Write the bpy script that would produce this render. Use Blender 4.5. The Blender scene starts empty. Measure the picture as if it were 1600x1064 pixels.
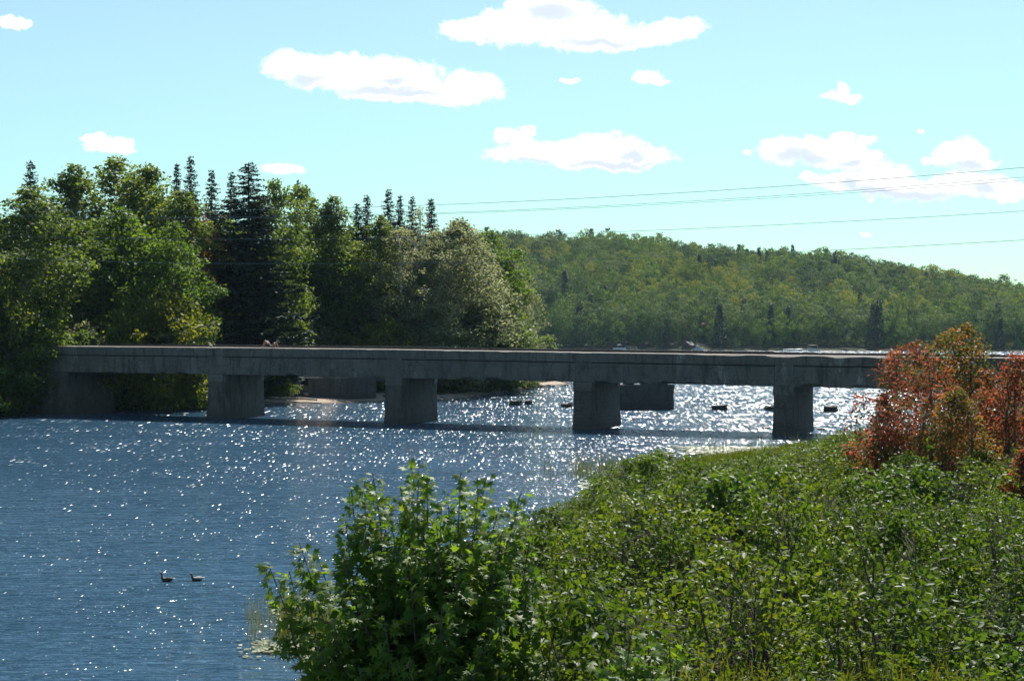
import bpy, bmesh, math, random
import numpy as np
from mathutils import Matrix, Vector, noise as mnoise

# ------------------------------------------------------------------ camera
SC = bpy.context.scene
COL = SC.collection
CAMZ = 7.5
F = 2600.0                      # focal length in photo pixels (1600 wide)
cam_d = bpy.data.cameras.new("camera")
cam_d.sensor_width = 36.0
cam_d.lens = 36.0 * F / 1600.0
cam_d.clip_start = 0.5
cam_d.clip_end = 20000
cam = bpy.data.objects.new("camera", cam_d)
COL.objects.link(cam)
PITCH = -math.atan(13.0 / F)
ROT = Matrix.Rotation(math.radians(90) + PITCH, 4, 'X') @ Matrix.Rotation(0.004, 4, 'Z')
cam.matrix_world = Matrix.Translation((0, 0, CAMZ)) @ ROT
SC.camera = cam
R3 = np.array(ROT.to_3x3())

def ray(u, v):
    d = R3 @ np.array([(u - 800) / F, -(v - 532) / F, -1.0])
    return d / d[1]
def at(u, v, D):
    """world point seen at photo pixel (u,v) at distance D along +Y"""
    d = ray(u, v)
    return Vector((d[0] * D, D, CAMZ + d[2] * D))
def wat(u, v):
    """point on the water surface seen at (u,v)"""
    d = ray(u, v)
    return at(u, v, CAMZ / -d[2])

# ------------------------------------------------------------------ light
SUN_EL = math.radians(49)
SUN_AZ = math.radians(17)       # to the right of the view direction
SKY_STRENGTH = 0.068
EXPOSURE = 0.84
SUN_STRENGTH = 5.0

world = bpy.data.worlds.new("World")
SC.world = world
world.use_nodes = True
NT = world.node_tree
for n in list(NT.nodes): NT.nodes.remove(n)

class G:
    """tiny node-graph helper"""
    def __init__(s, nt): s.nt = nt
    def n(s, t, **k):
        nd = s.nt.nodes.new(t)
        for a, b in k.items(): setattr(nd, a, b)
        return nd
    def put(s, sock, v):
        if isinstance(v, bpy.types.NodeSocket): s.nt.links.new(v, sock)
        elif v is not None:
            sock.default_value = v
    def m(s, op, a, b=None, c=None, clamp=False):
        nd = s.n('ShaderNodeMath', operation=op, use_clamp=clamp)
        s.put(nd.inputs[0], a); s.put(nd.inputs[1], b)
        if c is not None: s.put(nd.inputs[2], c)
        return nd.outputs[0]
    def vm(s, op, a, b=None, out=0):
        nd = s.n('ShaderNodeVectorMath', operation=op)
        s.put(nd.inputs[0], a); s.put(nd.inputs[1], b)
        return nd.outputs[out]
    def mix(s, f, a, b, bt='MIX'):
        nd = s.n('ShaderNodeMix', data_type='RGBA', blend_type=bt)
        s.put(nd.inputs[0], f); s.put(nd.inputs[6], a); s.put(nd.inputs[7], b)
        return nd.outputs[2]
    def ss(s, x, lo, hi, a=0.0, b=1.0):
        nd = s.n('ShaderNodeMapRange', interpolation_type='SMOOTHSTEP')
        s.put(nd.inputs[0], x); s.put(nd.inputs[1], lo); s.put(nd.inputs[2], hi)
        s.put(nd.inputs[3], a); s.put(nd.inputs[4], b)
        return nd.outputs[0]
    def noise(s, vec, scale, detail=3, rough=.5, dist=0.0, col=False):
        nd = s.n('ShaderNodeTexNoise')
        s.put(nd.inputs['Vector'], vec); nd.inputs['Scale'].default_value = scale
        nd.inputs['Detail'].default_value = detail; nd.inputs['Roughness'].default_value = rough
        nd.inputs['Distortion'].default_value = dist
        return nd.outputs[1 if col else 0]
    def ramp(s, f, stops):
        nd = s.n('ShaderNodeValToRGB')
        e = nd.color_ramp.elements
        while len(e) < len(stops): e.new(0.5)
        for i, (p, c) in enumerate(stops):
            e[i].position = p; e[i].color = (*c, 1) if len(c) == 3 else c
        s.put(nd.inputs[0], f)
        return nd.outputs[0]

g = G(NT)
sky = g.n('ShaderNodeTexSky', sky_type='NISHITA')
sky.sun_disc = False
sky.sun_elevation = SUN_EL
sky.sun_rotation = SUN_AZ
sky.altitude = 200
sky.air_density = 1.0
sky.dust_density = 0.3
sky.ozone_density = 2.0
skyc = g.mix(1.0, sky.outputs[0], (1.12, 1.21, 1.09, 1), 'MULTIPLY')
tc = g.n('ShaderNodeTexCoord')
sep = g.n('ShaderNodeSeparateXYZ'); NT.links.new(tc.outputs['Generated'], sep.inputs[0])
skyc = g.mix(1.0, skyc, g.mix(g.ss(sep.outputs[2], .0, .22), (.62, .86, .82, 1), (.96, .98, 1, 1)), 'MULTIPLY')
ysafe = g.m('MAXIMUM', sep.outputs[1], 0.05)
px = g.m('DIVIDE', sep.outputs[0], ysafe)
pz = g.m('DIVIDE', sep.outputs[2], ysafe)
cmb = g.n('ShaderNodeCombineXYZ')
NT.links.new(px, cmb.inputs[0]); NT.links.new(pz, cmb.inputs[1])
P = cmb.outputs[0]
# billow distortion
n1 = g.noise(P, 38, 6, .6, 0, True)
nv = g.vm('SUBTRACT', n1, (0.5, 0.5, 0.5))
sc_ = g.vm('MULTIPLY', nv, (0.026, 0.016, 0))
PD = g.vm('ADD', P, sc_)
def ell(vec, u, v, ru, rv):
    d = ray(u, v)
    a = g.vm('SUBTRACT', vec, (d[0], d[2], 0))
    b = g.vm('DIVIDE', a, (ru / F, rv / F, 1))
    return g.m('SUBTRACT', 1.0, g.vm('DOT_PRODUCT', b, b, 1))
def union(lst, vec):
    r = None
    for e in lst:
        x = ell(vec, *e)
        r = x if r is None else g.m('MAXIMUM', r, x)
    return r
clouds = [  # u, v, ru, rv in photo pixels
    (740, 48, 62, 22), (800, 40, 60, 34), (860, 30, 85, 42), (900, 48, 120, 34), (1000, 58, 85, 20), (1050, 48, 52, 22),
    (845, 8, 55, 30), (920, 62, 110, 20),
    (460, 104, 50, 26), (520, 112, 90, 30), (600, 125, 110, 38), (640, 146, 110, 19), (735, 138, 52, 30), (690, 148, 80, 18),
    (800, 216, 34, 16), (826, 203, 12, 11), (815, 243, 58, 18), (880, 240, 92, 24), (955, 230, 70, 26), (1005, 245, 60, 20), (930, 252, 110, 12),
    (24, 34, 28, 13), (175, 228, 54, 13), (140, 219, 28, 7), (200, 236, 26, 9), (440, 260, 36, 10), (1010, 120, 26, 12), (1030, 128, 22, 5), (892, 129, 16, 5),
    (1315, 150, 36, 10), (1316, 141, 14, 11), (1440, 205, 8, 6),
    (1230, 238, 52, 26), (1290, 238, 80, 28), (1345, 250, 46, 20), (1318, 213, 18, 12), (1355, 215, 26, 9), (1330, 285, 76, 18), (1385, 286, 60, 28),
    (1430, 296, 110, 16), (1500, 240, 46, 28), (1520, 255, 48, 14), (1520, 288, 70, 22), (1570, 295, 40, 18), (1260, 280, 20, 8), (1168, 240, 9, 5), (1350, 366, 12, 4),
    (1452, 252, 16, 8), (-160, 120, 130, 30), (-300, 250, 90, 22), (1800, 90, 120, 34), (1900, 260, 80, 24), (700, -160, 200, 50), (1300, -240, 260, 60), (100, -200, 180, 45)]
shades = [(860, 22, 48, 14), (930, 66, 70, 6), (590, 142, 70, 8), (615, 128, 30, 6), (640, 148, 50, 5), (955, 255, 90, 5), (985, 242, 28, 8), (830, 256, 30, 5),
          (1240, 246, 34, 14), (1265, 252, 36, 9), (1330, 255, 24, 6), (1325, 290, 18, 12), (1420, 304, 90, 7), (1510, 258, 34, 9), (1540, 296, 20, 8), (1350, 298, 40, 5), (480, 122, 30, 8)]
cm = union(clouds, PD)
n2 = g.noise(P, 160, 5, .65)
n2c = g.m('MULTIPLY', g.m('SUBTRACT', n2, 0.5), 1.7)
cmask = g.ss(g.m('ADD', cm, n2c), -0.12, 0.62)
front = g.ss(sep.outputs[1], 0.1, 0.3)
cmask = g.m('MULTIPLY', cmask, front)
sh = g.ss(g.m('ADD', union(shades, PD), g.m('MULTIPLY', n2c, .6)), -0.7, 1.0)
cloudcol = g.mix(g.m('MULTIPLY', sh, .65), (10.5, 10.5, 10.5, 1), (4.5, 5.5, 7.1, 1))
final = g.mix(cmask, skyc, cloudcol)
bg = g.n('ShaderNodeBackground')
NT.links.new(final, bg.inputs[0]); bg.inputs[1].default_value = SKY_STRENGTH
wo = g.n('ShaderNodeOutputWorld'); NT.links.new(bg.outputs[0], wo.inputs[0])

sd = bpy.data.lights.new("sun", 'SUN')
sd.energy = SUN_STRENGTH; sd.angle = math.radians(0.5); sd.color = (1.0, 0.955, 0.87)
sun = bpy.data.objects.new("sun", sd); COL.objects.link(sun)
sdir = Vector((math.sin(SUN_AZ) * math.cos(SUN_EL), math.cos(SUN_AZ) * math.cos(SUN_EL), math.sin(SUN_EL)))
sun.rotation_euler = sdir.to_track_quat('Z', 'Y').to_euler()
sun.location = (20, 20, 60)

SC.view_settings.view_transform = 'Standard'
SC.view_settings.look = 'None'
SC.view_settings.gamma = 1
SC.view_settings.exposure = EXPOSURE
SC.render.engine = 'CYCLES'
cy = SC.cycles
cy.max_bounces = 6; cy.diffuse_bounces = 3; cy.glossy_bounces = 3; cy.transmission_bounces = 4
cy.transparent_max_bounces = 4; cy.volume_bounces = 0
cy.caustics_reflective = False; cy.caustics_refractive = False
cy.sample_clamp_indirect = 4
cy.use_denoising = True
cy.use_adaptive_sampling = False

# ------------------------------------------------------------------ helpers
def tag(o, label=None, cat=None, group=None, kind=None):
    if label: o['label'] = label
    if cat: o['category'] = cat
    if group: o['group'] = group
    if kind: o['kind'] = kind
    return o
def link(name, me, mat=None, parent=None):
    if mat is not None and not me.materials: me.materials.append(mat)
    o = bpy.data.objects.new(name, me); COL.objects.link(o)
    if parent is not None: o.parent = parent
    return o
def empty(name, loc=(0, 0, 0), rz=0):
    o = bpy.data.objects.new(name, None); COL.objects.link(o)
    o.location = loc; o.rotation_euler = (0, 0, rz); o.empty_display_size = .3
    return o
def copy_tree(o, parent=None):
    c = o.copy(); COL.objects.link(c)
    if parent is not None: c.parent = parent
    for ch in list(o.children): copy_tree(ch, c)
    return c

class MB:
    def __init__(s): s.v = []; s.f = []; s.sm = False
    def add(s, vs, fs):
        b = len(s.v); s.v += [tuple(p) for p in vs]; s.f += [tuple(i + b for i in f) for f in fs]
    def box(s, x0, x1, y0, y1, z0, z1, M=None):
        vs = [Vector(p) for p in ((x0,y0,z0),(x1,y0,z0),(x1,y1,z0),(x0,y1,z0),(x0,y0,z1),(x1,y0,z1),(x1,y1,z1),(x0,y1,z1))]
        if M is not None: vs = [M @ p for p in vs]
        s.add(vs, [(0,3,2,1),(4,5,6,7),(0,1,5,4),(1,2,6,5),(2,3,7,6),(3,0,4,7)])
    def tube(s, pts, rad, n=6, cap=True):
        pts = [Vector(p) for p in pts]; b = len(s.v); m = len(pts)
        for i, p in enumerate(pts):
            t = (pts[min(i+1, m-1)] - pts[max(i-1, 0)])
            t = t.normalized() if t.length > 1e-6 else Vector((0,0,1))
            a = t.cross(Vector((0,0,1)))
            if a.length < .05: a = t.cross(Vector((1,0,0)))
            a.normalize(); c = t.cross(a)
            r = rad[i] if hasattr(rad, '__len__') else rad
            for k in range(n):
                th = 2*math.pi*k/n
                s.v.append(tuple(p + (a*math.cos(th) + c*math.sin(th))*r))
        for i in range(m-1):
            for k in range(n):
                k2 = (k+1) % n
                s.f.append((b+i*n+k, b+i*n+k2, b+(i+1)*n+k2, b+(i+1)*n+k))
        if cap:
            s.f.append(tuple(b+k for k in range(n))[::-1]); s.f.append(tuple(b+(m-1)*n+k for k in range(n)))
    def mesh(s, name, mat=None, smooth=False):
        me = bpy.data.meshes.new(name); me.from_pydata(s.v, [], s.f); me.update()
        if mat: me.materials.append(mat)
        if smooth: me.shade_smooth()
        return me
    def build(s, name, mat, parent=None, smooth=False, bevel=0):
        o = link(name, s.mesh(name, mat, smooth), None, parent)
        if bevel:
            bv = o.modifiers.new('bevel', 'BEVEL'); bv.width = bevel; bv.segments = 2; bv.limit_method = 'ANGLE'
        return o

# ------------------------------------------------------------------ materials
def newmat(name):
    m = bpy.data.materials.new(name); m.use_nodes = True
    nt = m.node_tree
    for n in list(nt.nodes): nt.nodes.remove(n)
    return m, G(nt)
def leafmat(name, stops, trans=.45, rough=.42, tmul=(1.7, 1.6, .5), spec=.20, randamt=.35):
    m, g = newmat(name)
    a = g.n('ShaderNodeAttribute', attribute_name='lv')
    oi = g.n('ShaderNodeObjectInfo')
    r = g.m('MULTIPLY', g.m('SUBTRACT', oi.outputs['Random'], .5), randamt)
    f = g.m('ADD', a.outputs['Fac'], r, clamp=True)
    c = g.ramp(f, stops)
    p = g.n('ShaderNodeBsdfPrincipled')
    g.put(p.inputs['Base Color'], c); p.inputs['Roughness'].default_value = rough+.16
    p.inputs['Specular IOR Level'].default_value = spec
    t = g.n('ShaderNodeBsdfTranslucent')
    g.put(t.inputs[0], g.mix(1.0, c, (*tmul, 1), 'MULTIPLY'))
    mx = g.n('ShaderNodeMixShader'); mx.inputs[0].default_value = trans
    g.nt.links.new(p.outputs[0], mx.inputs[1]); g.nt.links.new(t.outputs[0], mx.inputs[2])
    o = g.n('ShaderNodeOutputMaterial'); g.nt.links.new(mx.outputs[0], o.inputs[0])
    return m
def plain(name, col, rough=.7, metallic=0, var=.25, scale=6, bump=.0, col2=None):
    m, g = newmat(name)
    tc = g.n('ShaderNodeTexCoord')
    nz = g.noise(tc.outputs['Object'], scale, 5, .6)
    c2 = col2 or tuple(x*(1-var) for x in col)
    c1 = col if col2 else tuple(min(1, x*(1+var)) for x in col)
    c = g.mix(g.ss(nz, .35, .65), (*c2, 1), (*c1, 1))
    p = g.n('ShaderNodeBsdfPrincipled')
    g.put(p.inputs['Base Color'], c); p.inputs['Roughness'].default_value = rough; p.inputs['Metallic'].default_value = metallic
    if bump:
        b = g.n('ShaderNodeBump'); b.inputs['Strength'].default_value = 1; b.inputs['Distance'].default_value = bump
        g.put(b.inputs['Height'], nz); g.nt.links.new(b.outputs[0], p.inputs['Normal'])
    o = g.n('ShaderNodeOutputMaterial'); g.nt.links.new(p.outputs[0], o.inputs[0])
    return m
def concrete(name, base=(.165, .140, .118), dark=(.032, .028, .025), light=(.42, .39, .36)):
    m, g = newmat(name)
    tc = g.n('ShaderNodeTexCoord'); O = tc.outputs['Object']
    st = g.vm('MULTIPLY', O, (1.0, 1.0, .22))
    blotch = g.noise(O, .45, 5, .6)
    streak = g.noise(st, 1.6, 5, .65)
    fine = g.noise(O, 9, 6, .7)
    c = g.mix(g.ss(blotch, .35, .7), (*base, 1), (*[x*.74 for x in base], 1))
    c = g.mix(g.m('MULTIPLY', g.ss(streak, .48, .66), .85), c, (*dark, 1))
    pale = g.noise(g.vm('MULTIPLY', O, (1.3, 1.3, .35)), .9, 6, .7, .6)
    c = g.mix(g.m('MULTIPLY', g.ss(pale, .57, .70), .6), c, (*light, 1))
    c = g.mix(g.ss(fine, .3, .8, 0, .5), c, (*[x*.55 for x in base], 1))
    # pour panels of slightly different tone with dark joints, cracks
    so = g.n('ShaderNodeSeparateXYZ'); g.nt.links.new(O, so.inputs[0])
    xs_ = g.m('ADD', so.outputs[0], g.m('MULTIPLY', g.m('SUBTRACT', blotch, .5), .25)); xd = g.m('DIVIDE', xs_, 3.9)
    wn = g.n('ShaderNodeTexWhiteNoise', noise_dimensions='1D'); g.put(wn.inputs['W'], g.m('FLOOR', xd))
    c = g.mix(g.m('MULTIPLY', wn.outputs[0], .42), c, (*[x*.5 for x in base], 1))
    fr_ = g.m('ABSOLUTE', g.m('SUBTRACT', g.m('FRACT', xd), .5))
    c = g.mix(g.ss(fr_, .488, .496, 0, .7), c, (*[x*.35 for x in base], 1))
    vo = g.n('ShaderNodeTexVoronoi', feature='DISTANCE_TO_EDGE'); vo.inputs['Scale'].default_value = .55
    g.put(vo.inputs['Vector'], g.vm('ADD', O, g.vm('MULTIPLY', g.noise(O, 1.3, 5, .7, 0, True), (1.6, 1.6, 1.6))))
    c = g.mix(g.ss(vo.outputs[0], .0, .035, .75, 0), c, (*[x*.3 for x in base], 1))
    sp2 = g.noise(O, 2.3, 4, .7, 1.)
    c = g.mix(g.ss(sp2, .60, .66, 0, .6), c, (*[x*.42 for x in base], 1))
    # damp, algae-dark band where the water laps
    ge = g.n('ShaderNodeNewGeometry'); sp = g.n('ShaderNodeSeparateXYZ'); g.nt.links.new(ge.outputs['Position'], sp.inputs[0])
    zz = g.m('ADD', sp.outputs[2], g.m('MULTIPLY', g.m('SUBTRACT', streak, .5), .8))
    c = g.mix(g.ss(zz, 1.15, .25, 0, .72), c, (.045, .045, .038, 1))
    p = g.n('ShaderNodeBsdfPrincipled')
    g.put(p.inputs['Base Color'], c); p.inputs['Roughness'].default_value = .85
    b = g.n('ShaderNodeBump'); b.inputs['Strength'].default_value = 1; b.inputs['Distance'].default_value = .03
    # board marks + pitting
    wv = g.n('ShaderNodeTexWave', wave_type='BANDS', bands_direction='Z'); wv.inputs['Scale'].default_value = 1.1
    wv.inputs['Distortion'].default_value = 1.5; g.put(wv.inputs['Vector'], O)
    g.put(b.inputs['Height'], g.m('ADD', g.m('ADD', fine, blotch), g.m('MULTIPLY', wv.outputs[1], .25)))
    g.nt.links.new(b.outputs[0], p.inputs['Normal'])
    o = g.n('ShaderNodeOutputMaterial'); g.nt.links.new(p.outputs[0], o.inputs[0])
    return m

M = {}
M['aspen'] = leafmat('aspen_leaf', [(0, (0.041, 0.072, 0.024)), (0.5, (0.097, 0.146, 0.043)), (1, (0.171, 0.215, 0.063))], 0.52, .36)
M['silver'] = leafmat('silvery_leaf', [(0, (0.087, 0.103, 0.059)), (0.5, (0.183, 0.200, 0.111)), (1, (0.297, 0.284, 0.183))], 0.55, .36, (1.5, 1.5, 1.0))
M['maple'] = leafmat('maple_leaf', [(0, (0.041, 0.086, 0.022)), (0.5, (0.094, 0.158, 0.034)), (1, (0.174, 0.228, 0.043))], 0.52, .40)
M['yellow'] = leafmat('yellowing_leaf', [(0, (0.060, 0.089, 0.021)), (0.5, (0.116, 0.143, 0.026)), (1, (0.200, 0.200, 0.034))], .45, .42)
M['redleaf'] = leafmat('red_leaf', [(0, (.045, .075, .022)), (.30, (.090, .085, .030)), (.55, (.185, .080, .045)), (.8, (.270, .085, .052)), (1, (.36, .09, .06))], .5, .36, (1.6, 1.2, .8))
M['orange'] = leafmat('orange_leaf', [(0, (.055, .095, .022)), (.4, (.110, .120, .032)), (.7, (.200, .120, .042)), (1, (.300, .125, .048))], .48, .38, (1.5, 1.25, .7))
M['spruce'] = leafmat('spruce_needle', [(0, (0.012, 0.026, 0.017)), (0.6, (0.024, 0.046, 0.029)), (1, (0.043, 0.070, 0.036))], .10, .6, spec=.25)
M['thicket'] = leafmat('thicket_leaf', [(0, (0.032, 0.067, 0.009)), (0.45, (0.066, 0.113, 0.014)), (0.85, (0.106, 0.151, 0.019)), (1, (0.136, 0.156, 0.032))], 0.44, .33, randamt=.5)
M['thicket2'] = leafmat('deep_green_leaf', [(0, (0.026, 0.064, 0.015)), (0.5, (0.058, 0.110, 0.021)), (1, (0.102, 0.150, 0.028))], .44, .34)
M['willow'] = leafmat('willow_leaf', [(0, (.040, .068, .040)), (.5, (.070, .105, .055)), (1, (.115, .150, .070))], .4, .38)
M['goldenrod'] = leafmat('goldenrod_leaf', [(0, (0.039, 0.061, 0.010)), (0.5, (0.082, 0.102, 0.018)), (1, (0.148, 0.148, 0.023))], .45, .45)
M['nearmaple'] = leafmat('near_maple_leaf', [(0, (0.041, 0.096, 0.016)), (0.5, (0.090, 0.162, 0.024)), (0.9, (0.156, 0.216, 0.034)), (1, (0.240, 0.216, 0.048))], 0.5, .34, (1.6, 1.6, .5))
M['hill_a'] = leafmat('hill_leaf_green', [(0, (0.050, 0.097, 0.028)), (0.5, (0.119, 0.194, 0.044)), (1, (0.215, 0.292, 0.062))], 0.16, .7, spec=.12, randamt=1.0)
M['hill_b'] = leafmat('hill_leaf_yellow', [(0, (0.097, 0.140, 0.029)), (0.5, (0.194, 0.248, 0.045)), (1, (0.298, 0.299, 0.058))], 0.17, .7, spec=.12, randamt=1.0)
M['hill_c'] = leafmat('hill_leaf_grey', [(0, (0.059, 0.092, 0.047)), (0.5, (0.120, 0.169, 0.077)), (1, (0.195, 0.239, 0.118))], 0.16, .7, spec=.12, randamt=1.0)
M['bark'] = plain('bark', (.10, .085, .070), .9, var=.4, scale=8, bump=.02)
M['palebark'] = plain('pale_bark', (.32, .31, .28), .8, var=.5, scale=5, bump=.01)
M['twig'] = plain('twig', (.085, .065, .05), .9, var=.3)
M['deadtwig'] = plain('dead_twig', (.22, .19, .17), .9, var=.4)
M['concrete'] = concrete('weathered_concrete')
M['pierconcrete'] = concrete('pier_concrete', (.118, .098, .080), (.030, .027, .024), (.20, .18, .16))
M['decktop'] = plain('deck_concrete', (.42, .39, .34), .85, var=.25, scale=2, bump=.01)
M['oldconcrete'] = concrete('old_concrete', (.10, .088, .075), (.04, .037, .032), (.19, .17, .15))
M['rust'] = plain('rusty_steel', (.075, .050, .040), .75, .2, var=.4, scale=5)
M['timber'] = plain('dark_wet_timber', (.030, .026, .022), .6, var=.4, scale=4, bump=.03)
M['drift'] = plain('bleached_wood', (.42, .35, .28), .8, var=.3, scale=4, bump=.02)
M['rock'] = plain('rock', (.20, .18, .16), .85, var=.4, scale=2, bump=.05)
M['skin'] = plain('skin', (.46, .24, .18), .5, var=.08, scale=10)
M['cloth'] = plain('dark_cloth', (.02, .025, .03), .8)
M['hair'] = plain('dark_hair', (.03, .02, .015), .6)
M['duckdark'] = plain('dark_feathers', (.045, .030, .026), .55, var=.5, scale=25)
M['duckwhite'] = plain('pale_feathers', (.48, .42, .38), .6, var=.3, scale=25)
M['bill'] = plain('duck_bill', (.14, .12, .05), .4)
M['wire'] = plain('wire_aluminium', (.16, .18, .19), .9, 0)
M['white'] = plain('white_paint', (.60, .60, .58), .45, var=.05)
M['alu'] = plain('boat_aluminium', (.5, .52, .54), .35, .6, var=.1)
M['canvas'] = plain('beige_canvas', (.62, .52, .42), .8, var=.08)
M['teal'] = plain('teal_canvas', (.15, .50, .50), .7, var=.1)
M['bluewall'] = plain('blue_grey_boards', (.10, .15, .19), .8, var=.15)
M['brownwall'] = plain('brown_boards', (.09, .05, .04), .8, var=.2)
M['greyroof'] = plain('grey_shingles', (.14, .13, .13), .8, var=.2)
M['redroof'] = plain('red_brown_roof', (.20, .12, .10), .8, var=.2)
M['window'] = plain('window_glass', (.03, .04, .05), .1, var=.1)
M['lily'] = leafmat('lily_pad', [(0, (.10, .13, .05)), (.5, (.16, .18, .07)), (1, (.26, .24, .12))], .1, .22, spec=.8)
M['reed'] = leafmat('reed_stem', [(0, (.050, .065, .022)), (.5, (.100, .110, .035)), (1, (.190, .170, .070))], .35, .5)
M['sedge'] = leafmat('sedge_blade', [(0, (0.044, 0.072, 0.013)), (0.5, (0.076, 0.104, 0.018)), (1, (0.120, 0.132, 0.028))], .45, .45)

# ------------------------------------------------------------------ terrain
SHORE_R = [(-30, -60), (-12, -10), (-7.5, 12), (-5.5, 24), (-4.6, 36), (-2.2, 48), (0.0, 60), (2.2, 70), (4.4, 80), (7.0, 88), (11, 93.5), (17, 97), (21, 103), (26, 111),
           (33, 118), (44, 130), (62, 160), (95, 220), (170, 380), (300, 700), (900, 700), (2500, 200), (2500, -500), (-30, -500)]
def wp(u, v):
    p = wat(u, v); return (p.x, p.y)
SHORE_L = [(-300, -300), (-90, 40), (-62, 100), (-50, 132), (-46.5, 143), (-43, 146.6), (-39.5, 149.5), (-37, 154), wp(200, 641), wp(300, 640), wp(360, 636), wp(410, 632.5), wp(505, 630.5), wp(560, 628), wp(640, 627),
           wp(700, 625), wp(760, 618.5), wp(800, 611), wp(850, 603.5), wp(893, 600), wp(880, 597), wp(845, 594), (-4, 262), (-20, 300), (-70, 400), (-200, 560), (-420, 700), (-1500, 760), (-2500, 0), (-1500, -300)]
def poly_sd(X, Y, poly):
    """signed distance, positive inside"""
    P = np.array([(p[0], p[1]) for p in poly], float); Q = np.roll(P, -1, 0)
    best = np.full(X.shape, 1e9); inside = np.zeros(X.shape, bool)
    for (ax, ay), (bx, by) in zip(P, Q):
        dx, dy = bx-ax, by-ay
        t = np.clip(((X-ax)*dx + (Y-ay)*dy) / (dx*dx+dy*dy), 0, 1)
        d = np.hypot(X-ax-t*dx, Y-ay-t*dy); best = np.minimum(best, d)
        c = ((ay > Y) != (by > Y))
        with np.errstate(divide='ignore', invalid='ignore'):
            xi = (bx-ax)*(Y-ay)/(by-ay+1e-12)+ax
        inside ^= c & (X < xi)
    return np.where(inside, best, -best)
RIDGE_U = [-2000, -400, 300, 780, 860, 960, 1050, 1150, 1250, 1350, 1440, 1500, 1560, 1620, 1800, 2200, 3500]
RIDGE_V = [420, 380, 362, 358, 362, 364, 372, 377, 384, 393, 403, 418, 431, 437, 450, 470, 490]
def wob(X, Y, s, seed=0.):
    return (np.sin(X/s+seed)+np.sin(Y/s*1.13+seed*2.1)+np.sin((X+Y)/s*.71+seed*3.3)+np.sin((X-Y)/s*1.7+seed))/4
def H(X, Y):
    X = np.asarray(X, float); Y = np.asarray(Y, float)
    r = poly_sd(X, Y, SHORE_R)
    hr = np.where(r > 0, .16*np.minimum(r, 20) + .07*np.clip(r-20, 0, 40), .22*r)
    near = np.clip(1-np.hypot(X-1, Y+3)/22, 0, 1)
    hr = np.where(r > 0, hr + (5.9-hr)*np.clip(near*1.9, 0, 1)*.9*np.clip(r/6, 0, 1), hr)
    # approach embankment of the bridge on the right bank
    et = (X-19.3)*-.9212+(Y-122.3)*.3891; en = (X-19.3)*.3891+(Y-122.3)*.9212
    emb = 5.7-np.clip(np.abs(en-3.25)-4.0, 0, 50)*.5-np.clip(et+17.2, 0, 50)*4-np.clip(-90-et, 0, 50)
    hr = np.where(et < -12, np.maximum(hr, emb), hr)
    l = poly_sd(X, Y, SHORE_L) + .5*wob(X, Y, 3.1, 1.)
    hl = np.where(l > 0, .14*np.minimum(l, 6)+.12*np.clip(l-6, 0, 40), .22*l)
    Ys = np.maximum(Y, 1)
    u = np.clip(X/Ys*F+800, -2000, 3500)
    rv = np.interp(u, RIDGE_U, RIDGE_V)
    ridge = (519-rv)/F*1080 + CAMZ - 20
    s = (Y-722-6*wob(X, Y, 60, 2.))/360
    hh = np.where(s > 0, .4 + ridge*np.sin(np.clip(s, 0, 1)*math.pi/2)**1.15 + 5*wob(X, Y, 45, .7)*np.clip(s*4, 0, 1), s*20)
    hh = np.where(Y > 1082, np.maximum(hh - (Y-1082)*.10, ridge*.3), hh)
    h = np.maximum(np.maximum(hr, hl), hh)
    h = np.maximum(h, -3.0)
    return h + np.where(h > .2, .06*wob(X, Y, 1.3, 5.)+.12*wob(X, Y, 4.3, 3.), 0)
def hz(x, y): return float(H(np.array([x]), np.array([y]))[0])

radii = np.concatenate([np.arange(1.5, 30, .6), np.arange(30, 130, 1.5), np.arange(130, 252, .6), np.arange(252, 700, 7), np.arange(700, 790, 2.5), np.arange(790, 1320, 10), 1320*1.12**np.arange(0, 14)])
angs = np.radians(np.concatenate([np.arange(-30, 30, .13), np.arange(30, 330, 4)]))
RR, AA = np.meshgrid(radii, angs, indexing='ij')
GX = RR*np.sin(AA); GY = RR*np.cos(AA)
GZ = H(GX.ravel(), GY.ravel()).reshape(GX.shape)
nr, na = GX.shape
vs = np.stack([GX.ravel(), GY.ravel(), GZ.ravel()], 1)
vs = np.concatenate([vs, [[0, 0, hz(0, 0)]]])
ii, jj = np.meshgrid(np.arange(nr-1), np.arange(na), indexing='ij')
j2 = (jj+1) % na
quads = np.stack([ii*na+jj, ii*na+j2, (ii+1)*na+j2, (ii+1)*na+jj], -1).reshape(-1, 4)
def np_mesh(name, V, faces_flat, counts):
    me = bpy.data.meshes.new(name)
    me.vertices.add(len(V)); me.vertices.foreach_set('co', np.asarray(V, np.float32).ravel())
    me.loops.add(len(faces_flat)); me.loops.foreach_set('vertex_index', np.asarray(faces_flat, np.int32))
    me.polygons.add(len(counts))
    st = np.concatenate([[0], np.cumsum(counts)[:-1]]).astype(np.int32)
    me.polygons.foreach_set('loop_start', st)
    me.update(calc_edges=True); me.validate()
    return me
quads = quads[:, ::-1]
fl = quads.ravel(); cn = np.full(len(quads), 4)
tri = np.array([[k, (k+1) % na, nr*na] for k in range(na)])
fl = np.concatenate([fl, tri.ravel()]); cn = np.concatenate([cn, np.full(na, 3)])
gme = np_mesh('ground', vs, fl, cn)
gme.shade_smooth()
sandv = np.clip(1.6 - vs[:, 2]*1.6, 0, 1) * (poly_sd(vs[:, 0], vs[:, 1], SHORE_L) > -6) * np.clip(1.6-poly_sd(vs[:, 0], vs[:, 1], SHORE_L)/np.where(vs[:, 0] < -14, 7., 2.2), 0, 1) * (vs[:, 1] > 160) * (vs[:, 1] < 262)
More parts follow.
